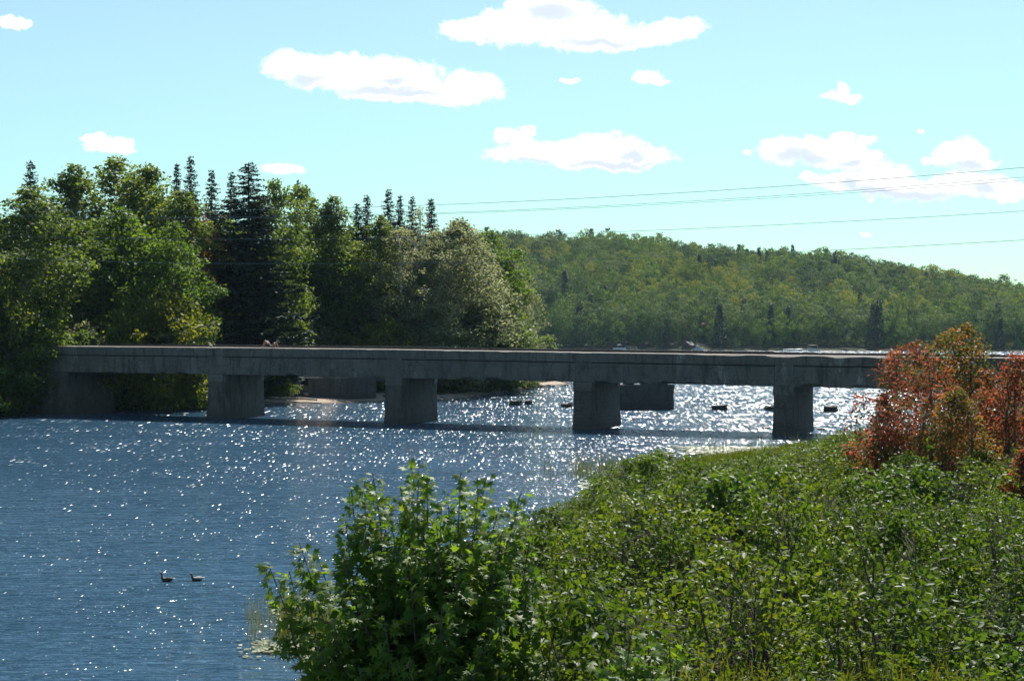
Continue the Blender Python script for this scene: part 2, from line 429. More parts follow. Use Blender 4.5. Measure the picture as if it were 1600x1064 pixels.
a_ = gme.attributes.new('sand', 'FLOAT', 'POINT'); a_.data.foreach_set('value', sandv.astype(np.float32))
m, g = newmat('ground_soil')
at_ = g.n('ShaderNodeAttribute', attribute_name='sand')
tc = g.n('ShaderNodeTexCoord')
nz = g.noise(tc.outputs['Object'], .8, 6, .65); nf = g.noise(tc.outputs['Object'], 7, 6, .7)
soil = g.mix(g.ss(nz, .35, .65), (.035, .045, .016, 1), (.065, .055, .035, 1))
sandc = g.mix(nf, (.26, .20, .15, 1), (.42, .34, .26, 1))
ge = g.n('ShaderNodeNewGeometry'); sp = g.n('ShaderNodeSeparateXYZ'); g.nt.links.new(ge.outputs['Position'], sp.inputs[0])
sandc = g.mix(g.ss(sp.outputs[2], .0, .16), (.10, .08, .06, 1), sandc)
c = g.mix(g.ss(g.m('ADD', at_.outputs['Fac'], g.m('MULTIPLY', g.m('SUBTRACT', nz, .5), .5)), .3, .55), soil, sandc)
p = g.n('ShaderNodeBsdfPrincipled'); g.put(p.inputs['Base Color'], c); p.inputs['Roughness'].default_value = .95
p.inputs['Specular IOR Level'].default_value = .2
b = g.n('ShaderNodeBump'); b.inputs['Distance'].default_value = .06; g.put(b.inputs['Height'], nf); g.nt.links.new(b.outputs[0], p.inputs['Normal'])
o = g.n('ShaderNodeOutputMaterial'); g.nt.links.new(p.outputs[0], o.inputs[0])
tag(link('ground', gme, m), kind='structure')

# ------------------------------------------------------------------ water
GL_X, GL_Y, GL_NEAR, GL_FAR = .48, .32, .060, .32
m, g = newmat('river_water')
tc = g.n('ShaderNodeTexCoord'); O = tc.outputs['Object']
p = g.n('ShaderNodeBsdfPrincipled')
p.inputs['Base Color'].default_value = (.032, .082, .135, 1)
p.inputs['Roughness'].default_value = .06
p.inputs['IOR'].default_value = 1.333
gust = g.noise(g.vm('MULTIPLY', O, (.02, .045, 1)), 1.0, 4, .55, .4)
gustf = g.ss(gust, .34, .62, .55, 1.15)
w1 = g.noise(g.vm('MULTIPLY', O, (.5, 1.6, 1)), 1.0, 2, .5, .3)
w2 = g.noise(g.vm('MULTIPLY', O, (1.5, 4.2, 1)), 1.0, 3, .55, .5)
w3 = g.noise(g.vm('MULTIPLY', O, (3.2, 9.5, 1)), 1.0, 3, .6, .3)
hgt = g.m('ADD', g.m('ADD', g.m('MULTIPLY', w1, .40), g.m('MULTIPLY', w2, .17)), g.m('MULTIPLY', w3, .007))
hgt = g.m('MULTIPLY', hgt, gustf)
b = g.n('ShaderNodeBump'); b.inputs['Strength'].default_value = 1; b.inputs['Distance'].default_value = 1.0
g.put(b.inputs['Height'], hgt)
# sun glints shaped into the normals: random mirror-angled cells, sized by camera distance
so = g.n('ShaderNodeSeparateXYZ'); g.nt.links.new(O, so.inputs[0]); oy = g.m('MAXIMUM', so.outputs[1], 20.)
band = g.m('POWER', 1.4, g.m('FLOOR', g.m('LOGARITHM', g.m('DIVIDE', oy, 33.), 1.4)))
cxs = g.m('DIVIDE', 1/.036, band); cys = g.m('DIVIDE', 1/.115, g.m('MINIMUM', g.m('POWER', band, 2.), 22.))
cv = g.n('ShaderNodeCombineXYZ'); g.put(cv.inputs[0], g.m('MULTIPLY', so.outputs[0], cxs)); g.put(cv.inputs[1], g.m('MULTIPLY', so.outputs[1], cys))
cvw = g.vm('ADD', cv.outputs[0], g.vm('MULTIPLY', g.noise(cv.outputs[0], .35, 2, .5, 0, True), (1.5, 1.5, 0)))
vo = g.n('ShaderNodeTexVoronoi', feature='F1', voronoi_dimensions='2D'); vo.inputs['Scale'].default_value = 1; g.put(vo.inputs['Vector'], cvw)
rc = g.n('ShaderNodeSeparateColor'); g.nt.links.new(vo.outputs['Color'], rc.inputs[0])
gs = g.m('SUBTRACT', g.m('MULTIPLY', rc.outputs[0], 2.), 1.)
sx = g.m('MULTIPLY', g.m('MULTIPLY', gs, g.m('ABSOLUTE', gs)), GL_X)
sy = g.m('SUBTRACT', -.42+GL_Y/2, g.m('MULTIPLY', rc.outputs[1], GL_Y))
fn = g.n('ShaderNodeCombineXYZ'); g.put(fn.inputs[0], sx); g.put(fn.inputs[1], sy); fn.inputs[2].default_value = 1
fnn = g.vm('NORMALIZE', fn.outputs[0])
gp = g.noise(g.vm('MULTIPLY', O, (.10, .22, 1)), 1.0, 3, .6)
lake = g.ss(oy, 40., 150., GL_NEAR, GL_FAR)
prob = g.m('MULTIPLY', lake, g.ss(gp, .38, .62, .12, 1.5))
isg = g.m('MULTIPLY', g.m('LESS_THAN', rc.outputs[2], prob), g.m('LESS_THAN', vo.outputs['Distance'], .44))
mxn = g.n('ShaderNodeMix', data_type='VECTOR'); g.put(mxn.inputs[0], isg); g.nt.links.new(b.outputs[0], mxn.inputs[4]); g.put(mxn.inputs[5], fnn)
g.nt.links.new(mxn.outputs[1], p.inputs['Normal'])
g.put(p.inputs['Roughness'], g.m('ADD', .06, g.m('MULTIPLY', isg, .28)))
o = g.n('ShaderNodeOutputMaterial'); g.nt.links.new(p.outputs[0], o.inputs[0])
wm = MB(); wm.add([(-6000, -600, 0), (6000, -600, 0), (6000, 5000, 0), (-6000, 5000, 0)], [(0, 1, 2, 3)])
tag(wm.build('water', m), kind='structure')

# ------------------------------------------------------------------ foliage
T_DIA = (np.array([(0, 0, 0), (.5, .32, .07), (1, 0, 0), (.5, -.32, .07)]), [(0, 1, 2), (0, 2, 3)])
T_QUAD = (np.array([(0, 0, 0), (.35, .36, .10), (1, .08, 0), (.6, -.38, .08)]), [(0, 1, 2, 3)])
T_LEAF = (np.array([(0, 0, 0), (.28, .25, .06), (.66, .22, .05), (1, 0, -.06), (.66, -.22, .05), (.28, -.25, .06)]), [(0, 1, 2, 3), (0, 3, 4, 5)])
T_THIN = (np.array([(0, 0, 0), (.45, .085, .02), (1, 0, -.08), (.45, -.085, .02)]), [(0, 1, 2), (0, 2, 3)])
def maple_t():
    pts = [(.30, 0, .04)]
    out = [(180, .30), (140, .36), (112, .52), (84, .26), (52, .62), (26, .28), (0, .72), (-26, .28), (-52, .62), (-84, .26), (-112, .52), (-140, .36)]
    for a, r in out:
        a = math.radians(a); pts.append((.30+r*math.cos(a), r*math.sin(a), -.22*r*r))
    n = len(out)
    return (np.array(pts), [(0, 1+i, 1+(i+1) % n)[::-1] for i in range(n)])
T_MAPLE = maple_t()
def leaf_mesh(name, P, N, S, mat, tmpl, lv, T=None, rng=None):
    P = np.asarray(P, float); n = len(P)
    N = N/np.linalg.norm(N, axis=1, keepdims=True)
    if T is None: T = rng.normal(size=(n, 3)); T[:, 2] -= .35
    T = T - N*np.sum(T*N, 1, keepdims=True); T /= np.linalg.norm(T, axis=1, keepdims=True)+1e-9
    B = np.cross(N, T)
    tv, tf = tmpl
    V = P[:, None, :] + np.asarray(S)[:, None, None]*(tv[None, :, 0:1]*T[:, None, :] + tv[None, :, 1:2]*B[:, None, :] + tv[None, :, 2:3]*N[:, None, :])
    k = len(tv)
    flat1 = np.array([i for f in tf for i in f]); c1 = np.array([len(f) for f in tf])
    flat = (np.arange(n)[:, None]*k + flat1[None, :]).ravel(); cnt = np.tile(c1, n)
    me = bpy.data.meshes.new(name)
    V = V.reshape(-1, 3)
    me.vertices.add(len(V)); me.vertices.foreach_set('co', V.astype(np.float32).ravel())
    me.loops.add(len(flat)); me.loops.foreach_set('vertex_index', flat.astype(np.int32))
    me.polygons.add(len(cnt)); me.polygons.foreach_set('loop_start', np.concatenate([[0], np.cumsum(cnt)[:-1]]).astype(np.int32))
    me.update(calc_edges=True)
    a = me.attributes.new('lv', 'FLOAT', 'FACE'); a.data.foreach_set('value', np.repeat(np.clip(lv, 0, 1), len(tf)).astype(np.float32))
    me.materials.append(mat)
    return me

def prof_oval(t): return np.sqrt(np.clip(1-(2*np.clip(t, 0, 1)**.85-1)**2, 0, 1))
def prof_round(t): return np.clip(1-np.abs(2*t-.9)**2.4/1.3, .12, 1)
def prof_tall(t): return np.clip(np.minimum(.55+1.1*t, 1.55*(1-t)**.6), 0.05, 1)
def decid(seed, h=20., base=2., R=4.5, prof=prof_oval, ncl=230, clr=1.1, nl=90, ls=.30, mat=None, tmpl=T_QUAD, up=.7, nr=.75, no=.45, bark=None, name='tree', trunks=1, lvspread=.5, limbs=26, flat=.75):
    """deciduous tree around the origin: crown mesh + trunk mesh"""
    rng = np.random.default_rng(seed)
    t = rng.uniform(0, 1, ncl)**.9; ang = rng.uniform(0, 2*math.pi, ncl)
    s1, s2, s3 = rng.uniform(0, 6, 3)
    lob = 1 + .22*np.sin(ang*3+s1+t*5) + .16*np.sin(ang*5+s2-t*9) + .10*np.sin(t*17+s3)
    rr = R*prof(t)*lob*rng.uniform(0, 1, ncl)**.42
    lean = rng.normal(size=2)*.03*h
    C = np.stack([rr*np.cos(ang)+lean[0]*t, rr*np.sin(ang)+lean[1]*t, base+(h-base)*t*.96], 1)
    cr = clr*rng.uniform(.55, 1.35, ncl)*(1-.45*t**3)
    cnt = np.maximum(8, (nl*(cr/clr)**2*rng.uniform(.6, 1.2, ncl))).astype(int)
    idx = np.repeat(np.arange(ncl), cnt); n = len(idx)
    d = rng.normal(size=(n, 3)); d /= np.linalg.norm(d, axis=1, keepdims=True)
    r = rng.uniform(0, 1, n)**.45
    off = d*r[:, None]*cr[idx][:, None]; off[:, 2] *= flat
    P = C[idx]+off
    P[:, 2] -= .10*np.hypot(off[:, 0], off[:, 1])**2
    N = rng.normal(size=(n, 3))*nr + d*no; N[:, 2] += up
    clv = rng.uniform(0, 1, ncl)
    lv = .5 + (clv[idx]-.5)*lvspread + rng.normal(size=n)*.14
    me = leaf_mesh('crown', P, N, ls*rng.uniform(.6, 1.3, n), mat, tmpl, lv, rng=rng)
    mb = MB(); rnd = random.Random(seed)
    for k in range(trunks):
        ox, oy = (0, 0) if trunks == 1 else (rnd.uniform(-.5, .5), rnd.uniform(-.5, .5))
        sx, sy = (lean[0], lean[1]) if trunks == 1 else (rnd.uniform(-.28, .28)*R*1.8, rnd.uniform(-.28, .28)*R*1.8)
        r0 = h*.013+.03; r0 /= trunks**.4
        pts = [(ox+sx*q**1.3+rnd.uniform(-.012, .012)*h, oy+sy*q**1.3+rnd.uniform(-.012, .012)*h, (q*.93)*h-.4*(q == 0)) for q in np.linspace(0, 1, 8)]
        mb.tube(pts, [r0*(1-.92*q) for q in np.linspace(0, 1, 8)], 7)
        sel = rng.choice(ncl, min(ncl, limbs), replace=False)
        for i in sel:
            c = C[i]; zt = max(.06*h, c[2]-rnd.uniform(.12, .3)*np.hypot(c[0], c[1])*2-.05*h); q = min(.95, zt/(.93*h))
            a = Vector((ox+sx*q**1.3, oy+sy*q**1.3, zt)); e = Vector(c); mid = a.lerp(e, .5)+Vector((0, 0, .04*h*rnd.uniform(-.2, .6)))
            rb = max(.02, r0*(1-.9*q)*.42) if h > 6 else max(.0035, r0*(1-.8*q)*.22)
            mb.tube([a, mid, e], [rb, rb*.6, rb*.15], 4, False)
    tm = mb.mesh('trunk', bark or M['bark'], True)
    return me, tm
def spruce(seed, h=22., R=2.6, base=1., mat=None, dens=1., ragged=.12):
    rng = np.random.default_rng(seed); Ps = []; Ts = []; Ns = []; lv = []; Ss = []
    mb = MB()
    mb.tube([(0, 0, -.4), (0, 0, h*.5), (rng.normal()*.1, rng.normal()*.1, h)], [h*.013, h*.007, .02], 6)
    nw = int(h*2.6*dens)
    for w in range(nw):
        t = w/nw; zc = base+(h-base)*t**.94
        L0 = R*(1-t)**.78*(.6+.4*min(1, t*6))*rng.uniform(1-ragged, 1+ragged) + .16
        nb = rng.integers(6, 9)
        a0 = rng.uniform(0, 6.28)
        for b_ in range(nb):
            a = a0+b_*6.283/nb+rng.normal()*.15; L = L0*rng.uniform(.5, 1.25); z = zc+rng.uniform(-.25, .25)
            m_ = max(5, int(L*9))
            s = np.linspace(.12, 1, m_)
            droop = -.28*L*s+.22*L*s**3
            x = np.cos(a)*L*s; y = np.sin(a)*L*s
            wd = .34*L*(1-s)*.7+.06*min(1, L)
            for rep in range(4):
                side = rng.uniform(-1, 1, m_)*wd
                P = np.stack([x-np.sin(a)*side, y+np.cos(a)*side, z+droop+rng.normal(size=m_)*.05], 1)
                T = np.stack([np.cos(a)+0*s-np.sin(a)*side*2, np.sin(a)+0*s+np.cos(a)*side*2, -.35+rng.normal(size=m_)*.35], 1)
                N = rng.normal(size=(m_, 3))*.5; N[:, 2] += .8
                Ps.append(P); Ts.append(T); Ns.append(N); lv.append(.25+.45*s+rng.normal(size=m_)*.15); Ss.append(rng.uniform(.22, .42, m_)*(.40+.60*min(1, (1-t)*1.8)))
            if b_ % 2 == 0: mb.tube([(0, 0, z+0), (x[-1]*.9, y[-1]*.9, z+droop[-1])], [.03, .008], 3, False)
    P = np.concatenate(Ps); n = len(P)
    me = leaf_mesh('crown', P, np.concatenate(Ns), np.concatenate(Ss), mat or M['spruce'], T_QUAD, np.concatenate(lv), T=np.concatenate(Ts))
    return me, mb.mesh('trunk', M['bark'], True)

# ---- prototypes (true sizes): name -> (crown mesh, trunk mesh, height, half width)
PR = {}
def proto(k, fn, h, R, **kw): PR[k] = (*fn(h=h, R=R, **kw), h, R)
proto('aspen1', decid, 20, 4.0, seed=11, base=2.5, ncl=260, clr=1.15, nl=95, ls=.30, mat=M['aspen'], prof=prof_oval, bark=M['palebark'])
proto('aspen2', decid, 21, 3.6, seed=12, base=3, ncl=240, clr=1.05, nl=95, ls=.28, mat=M['aspen'], prof=prof_tall, bark=M['palebark'])
proto('aspen3', decid, 19, 4.4, seed=13, base=2, ncl=270, clr=1.2, nl=90, ls=.30, mat=M['aspen'], prof=prof_round, bark=M['palebark'])
proto('maple1', decid, 17, 4.6, seed=21, base=1.2, ncl=250, clr=1.25, nl=85, ls=.34, mat=M['maple'], prof=prof_round)
proto('maple2', decid, 18, 4.0, seed=22, base=1.2, ncl=240, clr=1.15, nl=85, ls=.32, mat=M['maple'], prof=prof_oval)
proto('silver1', decid, 18, 4.6, seed=31, base=1.0, ncl=330, clr=1.05, nl=95, ls=.24, mat=M['silver'], prof=prof_round, bark=M['palebark'], trunks=3, up=.3)
proto('silver2', decid, 18, 4.2, seed=32, base=1.0, ncl=320, clr=1.0, nl=95, ls=.24, mat=M['silver'], prof=prof_oval, bark=M['palebark'], trunks=2, up=.3)
proto('yellow1', decid, 7, 3.2, seed=41, base=.4, ncl=110, clr=.85, nl=95, ls=.24, mat=M['yellow'], prof=prof_round, trunks=2)
proto('shrubg', decid, 5, 2.6, seed=42, base=.1, ncl=110, clr=.75, nl=95, ls=.22, mat=M['maple'], prof=prof_round, trunks=3)
proto('shrubs', decid, 5, 2.4, seed=43, base=.1, ncl=110, clr=.7, nl=100, ls=.20, mat=M['silver'], prof=prof_round, trunks=3)
proto('shrubd', decid, 5, 2.8, seed=44, base=-.2, ncl=120, clr=.8, nl=95, ls=.22, mat=M['aspen'], prof=prof_round, trunks=3)
proto('redtop', decid, 12, 2.6, seed=45, base=3, ncl=90, clr=.9, nl=85, ls=.28, mat=M['redleaf'], prof=prof_oval)
proto('spruce1', spruce, 22, 2.5, seed=51)
proto('spruce2', spruce, 20, 3.4, seed=52, dens=1.1, ragged=.18)
proto('spruce3', spruce, 23, 1.7, seed=53, ragged=.15)
proto('bare', decid, 18, 3.0, seed=61, base=6, ncl=150, clr=.8, nl=14, ls=.20, mat=M['silver'], prof=prof_oval, bark=M['palebark'], limbs=120)

def plant_tree(kind, name, x, y, htop, width, label, cat, group=None, rz=None, zb=None, rnd=random.Random(5)):
    cme, tme, h, R = PR[kind]
    z = hz(x, y)-.1 if zb is None else zb
    root = empty(name, (x, y, z), rnd.uniform(0, 6.28) if rz is None else rz)
    sz = (htop-z)/h; sx = width/(2*R)*(1.75 if kind.startswith('spruce') else 1.28)
    root.scale = (sx, sx, sz)
    tag(root, label, cat, group)
    link('crown', cme, None, root); link('trunk', tme, None, root)
    return root
FG = 'trees of the wood on the left bank'
# u, v_top, distance, width px, kind, name, label
trees = [
 (-45, 300, 152, 170, 'aspen3', 'aspen_tree', 'grey green aspen cut off by the left edge of the photo'),
 (30, 285, 153, 150, 'aspen1', 'aspen_tree', 'tall grey green aspen in front of the leftmost spruce tip'),
 (48, 250, 182, 60, 'spruce2', 'spruce_tree', 'dark spruce whose tip rises above the aspens at far left'),
 (-10, 425, 146, 110, 'yellow1', 'young_maple_tree', 'yellow green young maple at the left edge above the wing wall'),
 (62, 455, 150, 100, 'maple2', 'young_maple_tree', 'mid green young maple leaning over the sloping wing wall of the bridge'),
 (120, 250, 172, 120, 'aspen2', 'aspen_tree', 'leftmost tree of the tall aspen clump, with a ragged feathery top'),
 (178, 238, 176, 150, 'aspen1', 'aspen_tree', 'tallest aspen of the wood with a broad rounded top'),
 (236, 250, 174, 130, 'aspen3', 'aspen_tree', 'tall aspen just left of the solitary pointed spruce'),
 (285, 290, 170, 110, 'aspen2', 'aspen_tree', 'aspen under the pointed spruce, lower than its left neighbours'),
 (205, 320, 164, 150, 'maple1', 'maple_tree', 'bright green maple in the middle of the tall aspen clump'),
 (272, 340, 161, 105, 'maple2', 'maple_tree', 'bright green maple right above the yellow green shrub'),
 (140, 340, 164, 120, 'aspen3', 'aspen_tree', 'dark green aspen between the black spruce and the bright maple'),
 (90, 335, 168, 42, 'spruce3', 'spruce_tree', 'narrow black spruce in the dark gap left of the aspen clump'),
 (298, 243, 186, 44, 'spruce1', 'spruce_tree', 'solitary pointed spruce standing clear above the treetops'),
 (331, 265, 184, 48, 'spruce1', 'spruce_tree', 'pointed spruce second in the row of four behind the large spruce'),
 (362, 268, 188, 42, 'spruce1', 'spruce_tree', 'shaggy spruce third in the row of four behind the large spruce'),
 (276, 256, 192, 30, 'spruce3', 'spruce_tree', 'thin spruce tip poking out beside the tall aspens'),
 (389, 253, 174, 118, 'spruce2', 'spruce_tree', 'largest darkest spruce, a steep black cone down to the bridge'),
 (308, 322, 172, 70, 'redtop', 'maple_tree', 'red topped maple peeking between aspen and spruces'),
 (345, 330, 184, 95, 'maple2', 'maple_tree', 'green maple in the shade left of the large black spruce'),
 (428, 276, 180, 95, 'aspen1', 'aspen_tree', 'aspen with orange tinged leaves just right of the large black spruce'),
 (482, 284, 178, 115, 'aspen3', 'aspen_tree', 'broad round aspen in the middle of the wood'),
 (522, 300, 177, 80, 'aspen2', 'aspen_tree', 'slim aspen at the right shoulder of the middle treetops'),
 (448, 350, 170, 115, 'maple1', 'maple_tree', 'leafy maple in front of the round aspen, right of the black spruce'),
 (505, 375, 168, 120, 'maple1', 'maple_tree', 'grey green leafy maple in the middle above the bridge'),
 (548, 400, 167, 90, 'maple2', 'maple_tree', 'pale leafed maple at the foot of the spruce pair'),
 (465, 281, 186, 16, 'spruce3', 'spruce_tree', 'thin spruce tip sticking out of the round aspen'),
 (558, 318, 184, 34, 'spruce3', 'spruce_tree', 'left and shorter spruce of the close pair'),
 (573, 304, 184, 42, 'spruce1', 'spruce_tree', 'right and taller spruce of the close pair'),
 (607, 295, 186, 44, 'spruce1', 'spruce_tree', 'tallest spruce of the group in front of the far power lines'),
 (625, 306, 188, 28, 'spruce3', 'spruce_tree', 'very narrow spruce beside the tallest of its group'),
 (644, 306, 190, 44, 'spruce2', 'spruce_tree', 'ragged topped spruce behind the silvery trees'),
 (674, 311, 184, 36, 'spruce3', 'spruce_tree', 'dense cone shaped spruce rising out of the silvery tree'),
 (592, 330, 182, 80, 'aspen2', 'aspen_tree', 'dark aspen between the spruce pair and the silvery trees'),
 (633, 350, 178, 120, 'silver2', 'poplar_tree', 'leftmost silvery poplar, in front of the narrow spruces'),
 (705, 335, 180, 150, 'silver1', 'poplar_tree', 'largest silvery grey poplar with pale leaning stems'),
 (652, 318, 181, 60, 'bare', 'bare_tree', 'half bare grey tree between two spruces'),
 (662, 420, 172, 130, 'silver1', 'poplar_tree', 'low silvery poplar in front of the largest one'),
 (742, 385, 182, 120, 'silver2', 'poplar_tree', 'silvery poplar with warm toned leaves right of the largest'),
 (768, 355, 205, 90, 'maple2', 'maple_tree', 'green topped tree behind the silvery poplars near the hill'),
 (792, 392, 196, 84, 'silver1', 'poplar_tree', 'rightmost rounded poplar of the wood at the lake edge'),
 (732, 350, 215, 16, 'spruce3', 'spruce_tree', 'small distant spruce tip left of the hill line'),
 (806, 450, 200, 44, 'silver2', 'poplar_tree', 'low poplar at the very end of the point'),
 (252, 450, 156, 135, 'yellow1', 'young_maple_tree', 'yellow green maple shrub standing right behind the left span'),
 (190, 485, 157, 90, 'shrubg', 'leafy_shrub', 'green shrub left of the yellow green maple shrub'),
 (135, 500, 154, 80, 'shrubs', 'leafy_shrub', 'greyish shrub behind the end of the bridge'),
 (604, 492, 166, 72, 'yellow1', 'young_maple_tree', 'small yellow green maple in front of the silvery poplars'),
 (458, 468, 163, 100, 'shrubs', 'leafy_shrub', 'grey green willow shrub behind the person on the bridge'),
 (530, 515, 164, 80, 'yellow1', 'leafy_shrub', 'low olive shrub just above the deck, left of the small yellow maple'),
 (400, 528, 158, 45, 'shrubg', 'leafy_shrub', 'small bright shrub poking up behind the bridge deck left of the person'),
 (770, 530, 205, 40, 'shrubs', 'leafy_shrub', 'pale small shrub at the foot of the poplars above the deck'),
 (10, 540, 147, 100, 'shrubd', 'leafy_shrub', 'dark shrub hanging over the water left of the wing wall'),
 (-30, 560, 144, 110, 'shrubg', 'leafy_shrub', 'waterside shrub at the left edge of the photo'),
 (190, 575, 160, 90, 'shrubd', 'leafy_shrub', 'dark shrub under the left span beside the abutment'),
 (245, 570, 161, 95, 'shrubg', 'leafy_shrub', 'green shrub at the waterline in the middle of the left span'),
 (300, 572, 161, 85, 'shrubg', 'leafy_shrub', 'lighter shrub at the waterline left of the first pier'),
 (428, 583, 148.0+27, 50, 'shrubg', 'leafy_shrub', 'small shrub on the sand right of the first pier'),
 (700, 585, 195, 60, 'shrubd', 'leafy_shrub', 'low dark shrub on the shore right of the second pier'),
 (745, 583, 203, 60, 'shrubd', 'leafy_shrub', 'low dark shrub in the middle of the wooded point'),
 (785, 585, 212, 50, 'shrubd', 'leafy_shrub', 'low shrub near the tip of the sandy point'),
]
rt = random.Random(77)
for (u, v, D, w, kind, name, label) in trees:
    sh = name == 'leafy_shrub' or name == 'young_maple_tree'
    if 330 < u < 840 and u not in (428, 389) and D > 150: D = max(D, float(np.interp(u, [330, 400, 405, 600, 610, 640, 700, 760, 800, 850], [164, 172, 184, 186, 182, 183, 186, 196, 206, 228]))+(3 if sh else 9))
    if name == 'spruce_tree' and u > 395: D += 16
    p = at(u, v, D); x = p.x; wm_ = w/F*D
    plant_tree(kind, name, x, D, p.z, wm_, label, {'spruce_tree': 'spruce', 'leafy_shrub': 'shrub'}.get(name, 'tree'), FG, rnd=rt)
# trees filling the depth of the wood
for i in range(34):
    u = -90 + i*27 + rt.uniform(-8, 8); D = rt.uniform(196, 232)
    v = float(np.interp(u, [-100, 300, 540, 600, 760, 830], [330, 330, 360, 390, 430, 470]))+rt.uniform(-10, 40)
    p = at(u, v, D)
    plant_tree(rt.choice(['spruce1', 'spruce2', 'aspen1', 'aspen3', 'spruce2', 'maple2']), 'woodland_tree', p.x, D, p.z, rt.uniform(7, 9.5), 'shaded tree deep inside the wood on the left bank, seen through gaps', 'tree', 'shaded trees deep in the wood', rnd=rt)
# shaded undergrowth along the wood's edge
for i in range(26):
    u = 75 + i*29 + rt.uniform(-8, 8)
    if 385 < u < 625: continue
    D = float(np.interp(u, [75, 300, 500, 760, 830], [158, 166, 182, 205, 222]))+rt.uniform(0, 5)
    x = at(u, 545, D).x
    if poly_sd(np.array([x]), np.array([D]), SHORE_L)[0] < 1: continue
    plant_tree(rt.choice(['shrubd', 'shrubg', 'shrubd']), 'leafy_shrub', x, D, hz(x, D)+rt.uniform(3.2, 5.5), rt.uniform(5, 7), 'dark undergrowth shrub at the foot of the wood behind the bridge', 'shrub', 'undergrowth shrubs of the wood', rnd=rt)

# ------------------------------------------------------------------ hill forest
HP = []
hp_col = bpy.data.collections.new('hill_tree_kinds')
hk = [('hill_a', prof_oval, 8, 4.6), ('hill_b', prof_oval, 7.5, 4.4), ('hill_a', prof_oval, 9.5, 4.0), ('hill_c', prof_oval, 9, 4.2), ('hill_a', prof_oval, 7, 5.0), ('hill_b', prof_oval, 8.5, 4.0)]
for i, (mt, pf, hh_, RR_) in enumerate(hk):
    cme, _ = decid(200+i, h=hh_+3, base=1.5, R=RR_, prof=pf, ncl=44, clr=1.4, nl=44, ls=.55, mat=M[mt], tmpl=T_QUAD, up=.25, nr=.18, no=1.3, lvspread=.35, limbs=1)
    HP.append(cme)
def mini_spruce(seed, h=13., R=2.2):
    rng = np.random.default_rng(seed); n = 520
    t = rng.uniform(0, 1, n)**1.3; a = rng.uniform(0, 6.283, n); r = R*(1-t)*rng.uniform(.5, 1.1, n)+.1
    P = np.stack([r*np.cos(a), r*np.sin(a), 1+(h-1)*t], 1)
    N = np.stack([np.cos(a)*.6, np.sin(a)*.6, np.full(n, .8)], 1)+rng.normal(size=(n, 3))*.25
    T = np.stack([np.cos(a), np.sin(a), np.full(n, -.5)], 1)
    return leaf_mesh('crown', P, N, rng.uniform(.6, 1.1, n), M['spruce'], T_QUAD, .3+.5*rng.uniform(0, 1, n), T=T)
HP.append(mini_spruce(301)); HP.append(mini_spruce(302, 15, 1.8))
for i, me in enumerate(HP):
    o = bpy.data.objects.new('hill_tree_kind', me); hp_col.objects.link(o)
rng = np.random.default_rng(9)
sp_ = 8.3
xs = np.arange(-520, 520, sp_); ys = np.arange(752, 1120, sp_)
XX, YY = np.meshgrid(xs, ys); XX = XX.ravel()+rng.uniform(-.45, .45, XX.size)*sp_; YY = YY.ravel()+rng.uniform(-.45, .45, YY.size)*sp_
k = np.abs(XX) < .40*YY; XX = XX[k]; YY = YY[k]
ZZ = H(XX, YY)
hm = bpy.data.meshes.new('hill_forest'); hm.vertices.add(len(XX)); hm.vertices.foreach_set('co', np.stack([XX, YY, ZZ-.8], 1).astype(np.float32).ravel())
zone = wob(XX, YY, 38, 1.7)+rng.normal(size=len(XX))*.35
idx = rng.integers(0, 6, len(XX)); idx = np.where(zone > .95, 6+rng.integers(0, 2, len(XX)), idx); idx = np.where(rng.uniform(size=len(XX)) < .012, 6, idx)
idx = np.where(zone < -.75, np.where(rng.uniform(size=len(XX)) < .6, 1, 5), idx); idx = np.where((idx == 1) & (zone > 0), 3, idx); scl0 = 1+.25*wob(XX, YY, 15, 2.)
scl = rng.uniform(.95, 1.5, len(XX)); scl = np.where(idx > 5, scl*.85, scl)*scl0
for nm, ty, val in (('kind_index', 'INT', idx.astype(np.int32)), ('size', 'FLOAT', scl.astype(np.float32)), ('turn', 'FLOAT', rng.uniform(0, 6.28, len(XX)).astype(np.float32))):
    a = hm.attributes.new(nm, ty, 'POINT'); a.data.foreach_set('value', val)
hf = link('hill_forest', hm)
tag(hf, 'green mixed forest covering the hill beyond the lake, first yellow crowns showing', 'forest', kind='stuff')
ng = bpy.data.node_groups.new('scatter_trees', 'GeometryNodeTree')
ng.interface.new_socket('Geometry', in_out='INPUT', socket_type='NodeSocketGeometry')
ng.interface.new_socket('Geometry', in_out='OUTPUT', socket_type='NodeSocketGeometry')
def gn(t, **kw):
    n = ng.nodes.new(t)
    for a, b in kw.items(): setattr(n, a, b)
    return n
gi = gn('NodeGroupInput'); go = gn('NodeGroupOutput'); iop = gn('GeometryNodeInstanceOnPoints'); ci = gn('GeometryNodeCollectionInfo')
ci.inputs[0].default_value = hp_col; ci.inputs[1].default_value = True; ci.inputs[2].default_value = True
def na_(nm, dt):
    n = gn('GeometryNodeInputNamedAttribute', data_type=dt); n.inputs[0].default_value = nm; return n.outputs[0]
L = ng.links
L.new(gi.outputs[0], iop.inputs['Points']); L.new(ci.outputs[0], iop.inputs['Instance']); iop.inputs['Pick Instance'].default_value = True
L.new(na_('kind_index', 'INT'), iop.inputs['Instance Index'])
cx = gn('ShaderNodeCombineXYZ'); L.new(na_('turn', 'FLOAT'), cx.inputs[2]); L.new(cx.outputs[0], iop.inputs['Rotation'])
L.new(na_('size', 'FLOAT'), iop.inputs['Scale']); L.new(iop.outputs[0], go.inputs[0])
md = hf.modifiers.new('scatter', 'NODES'); md.node_group = ng

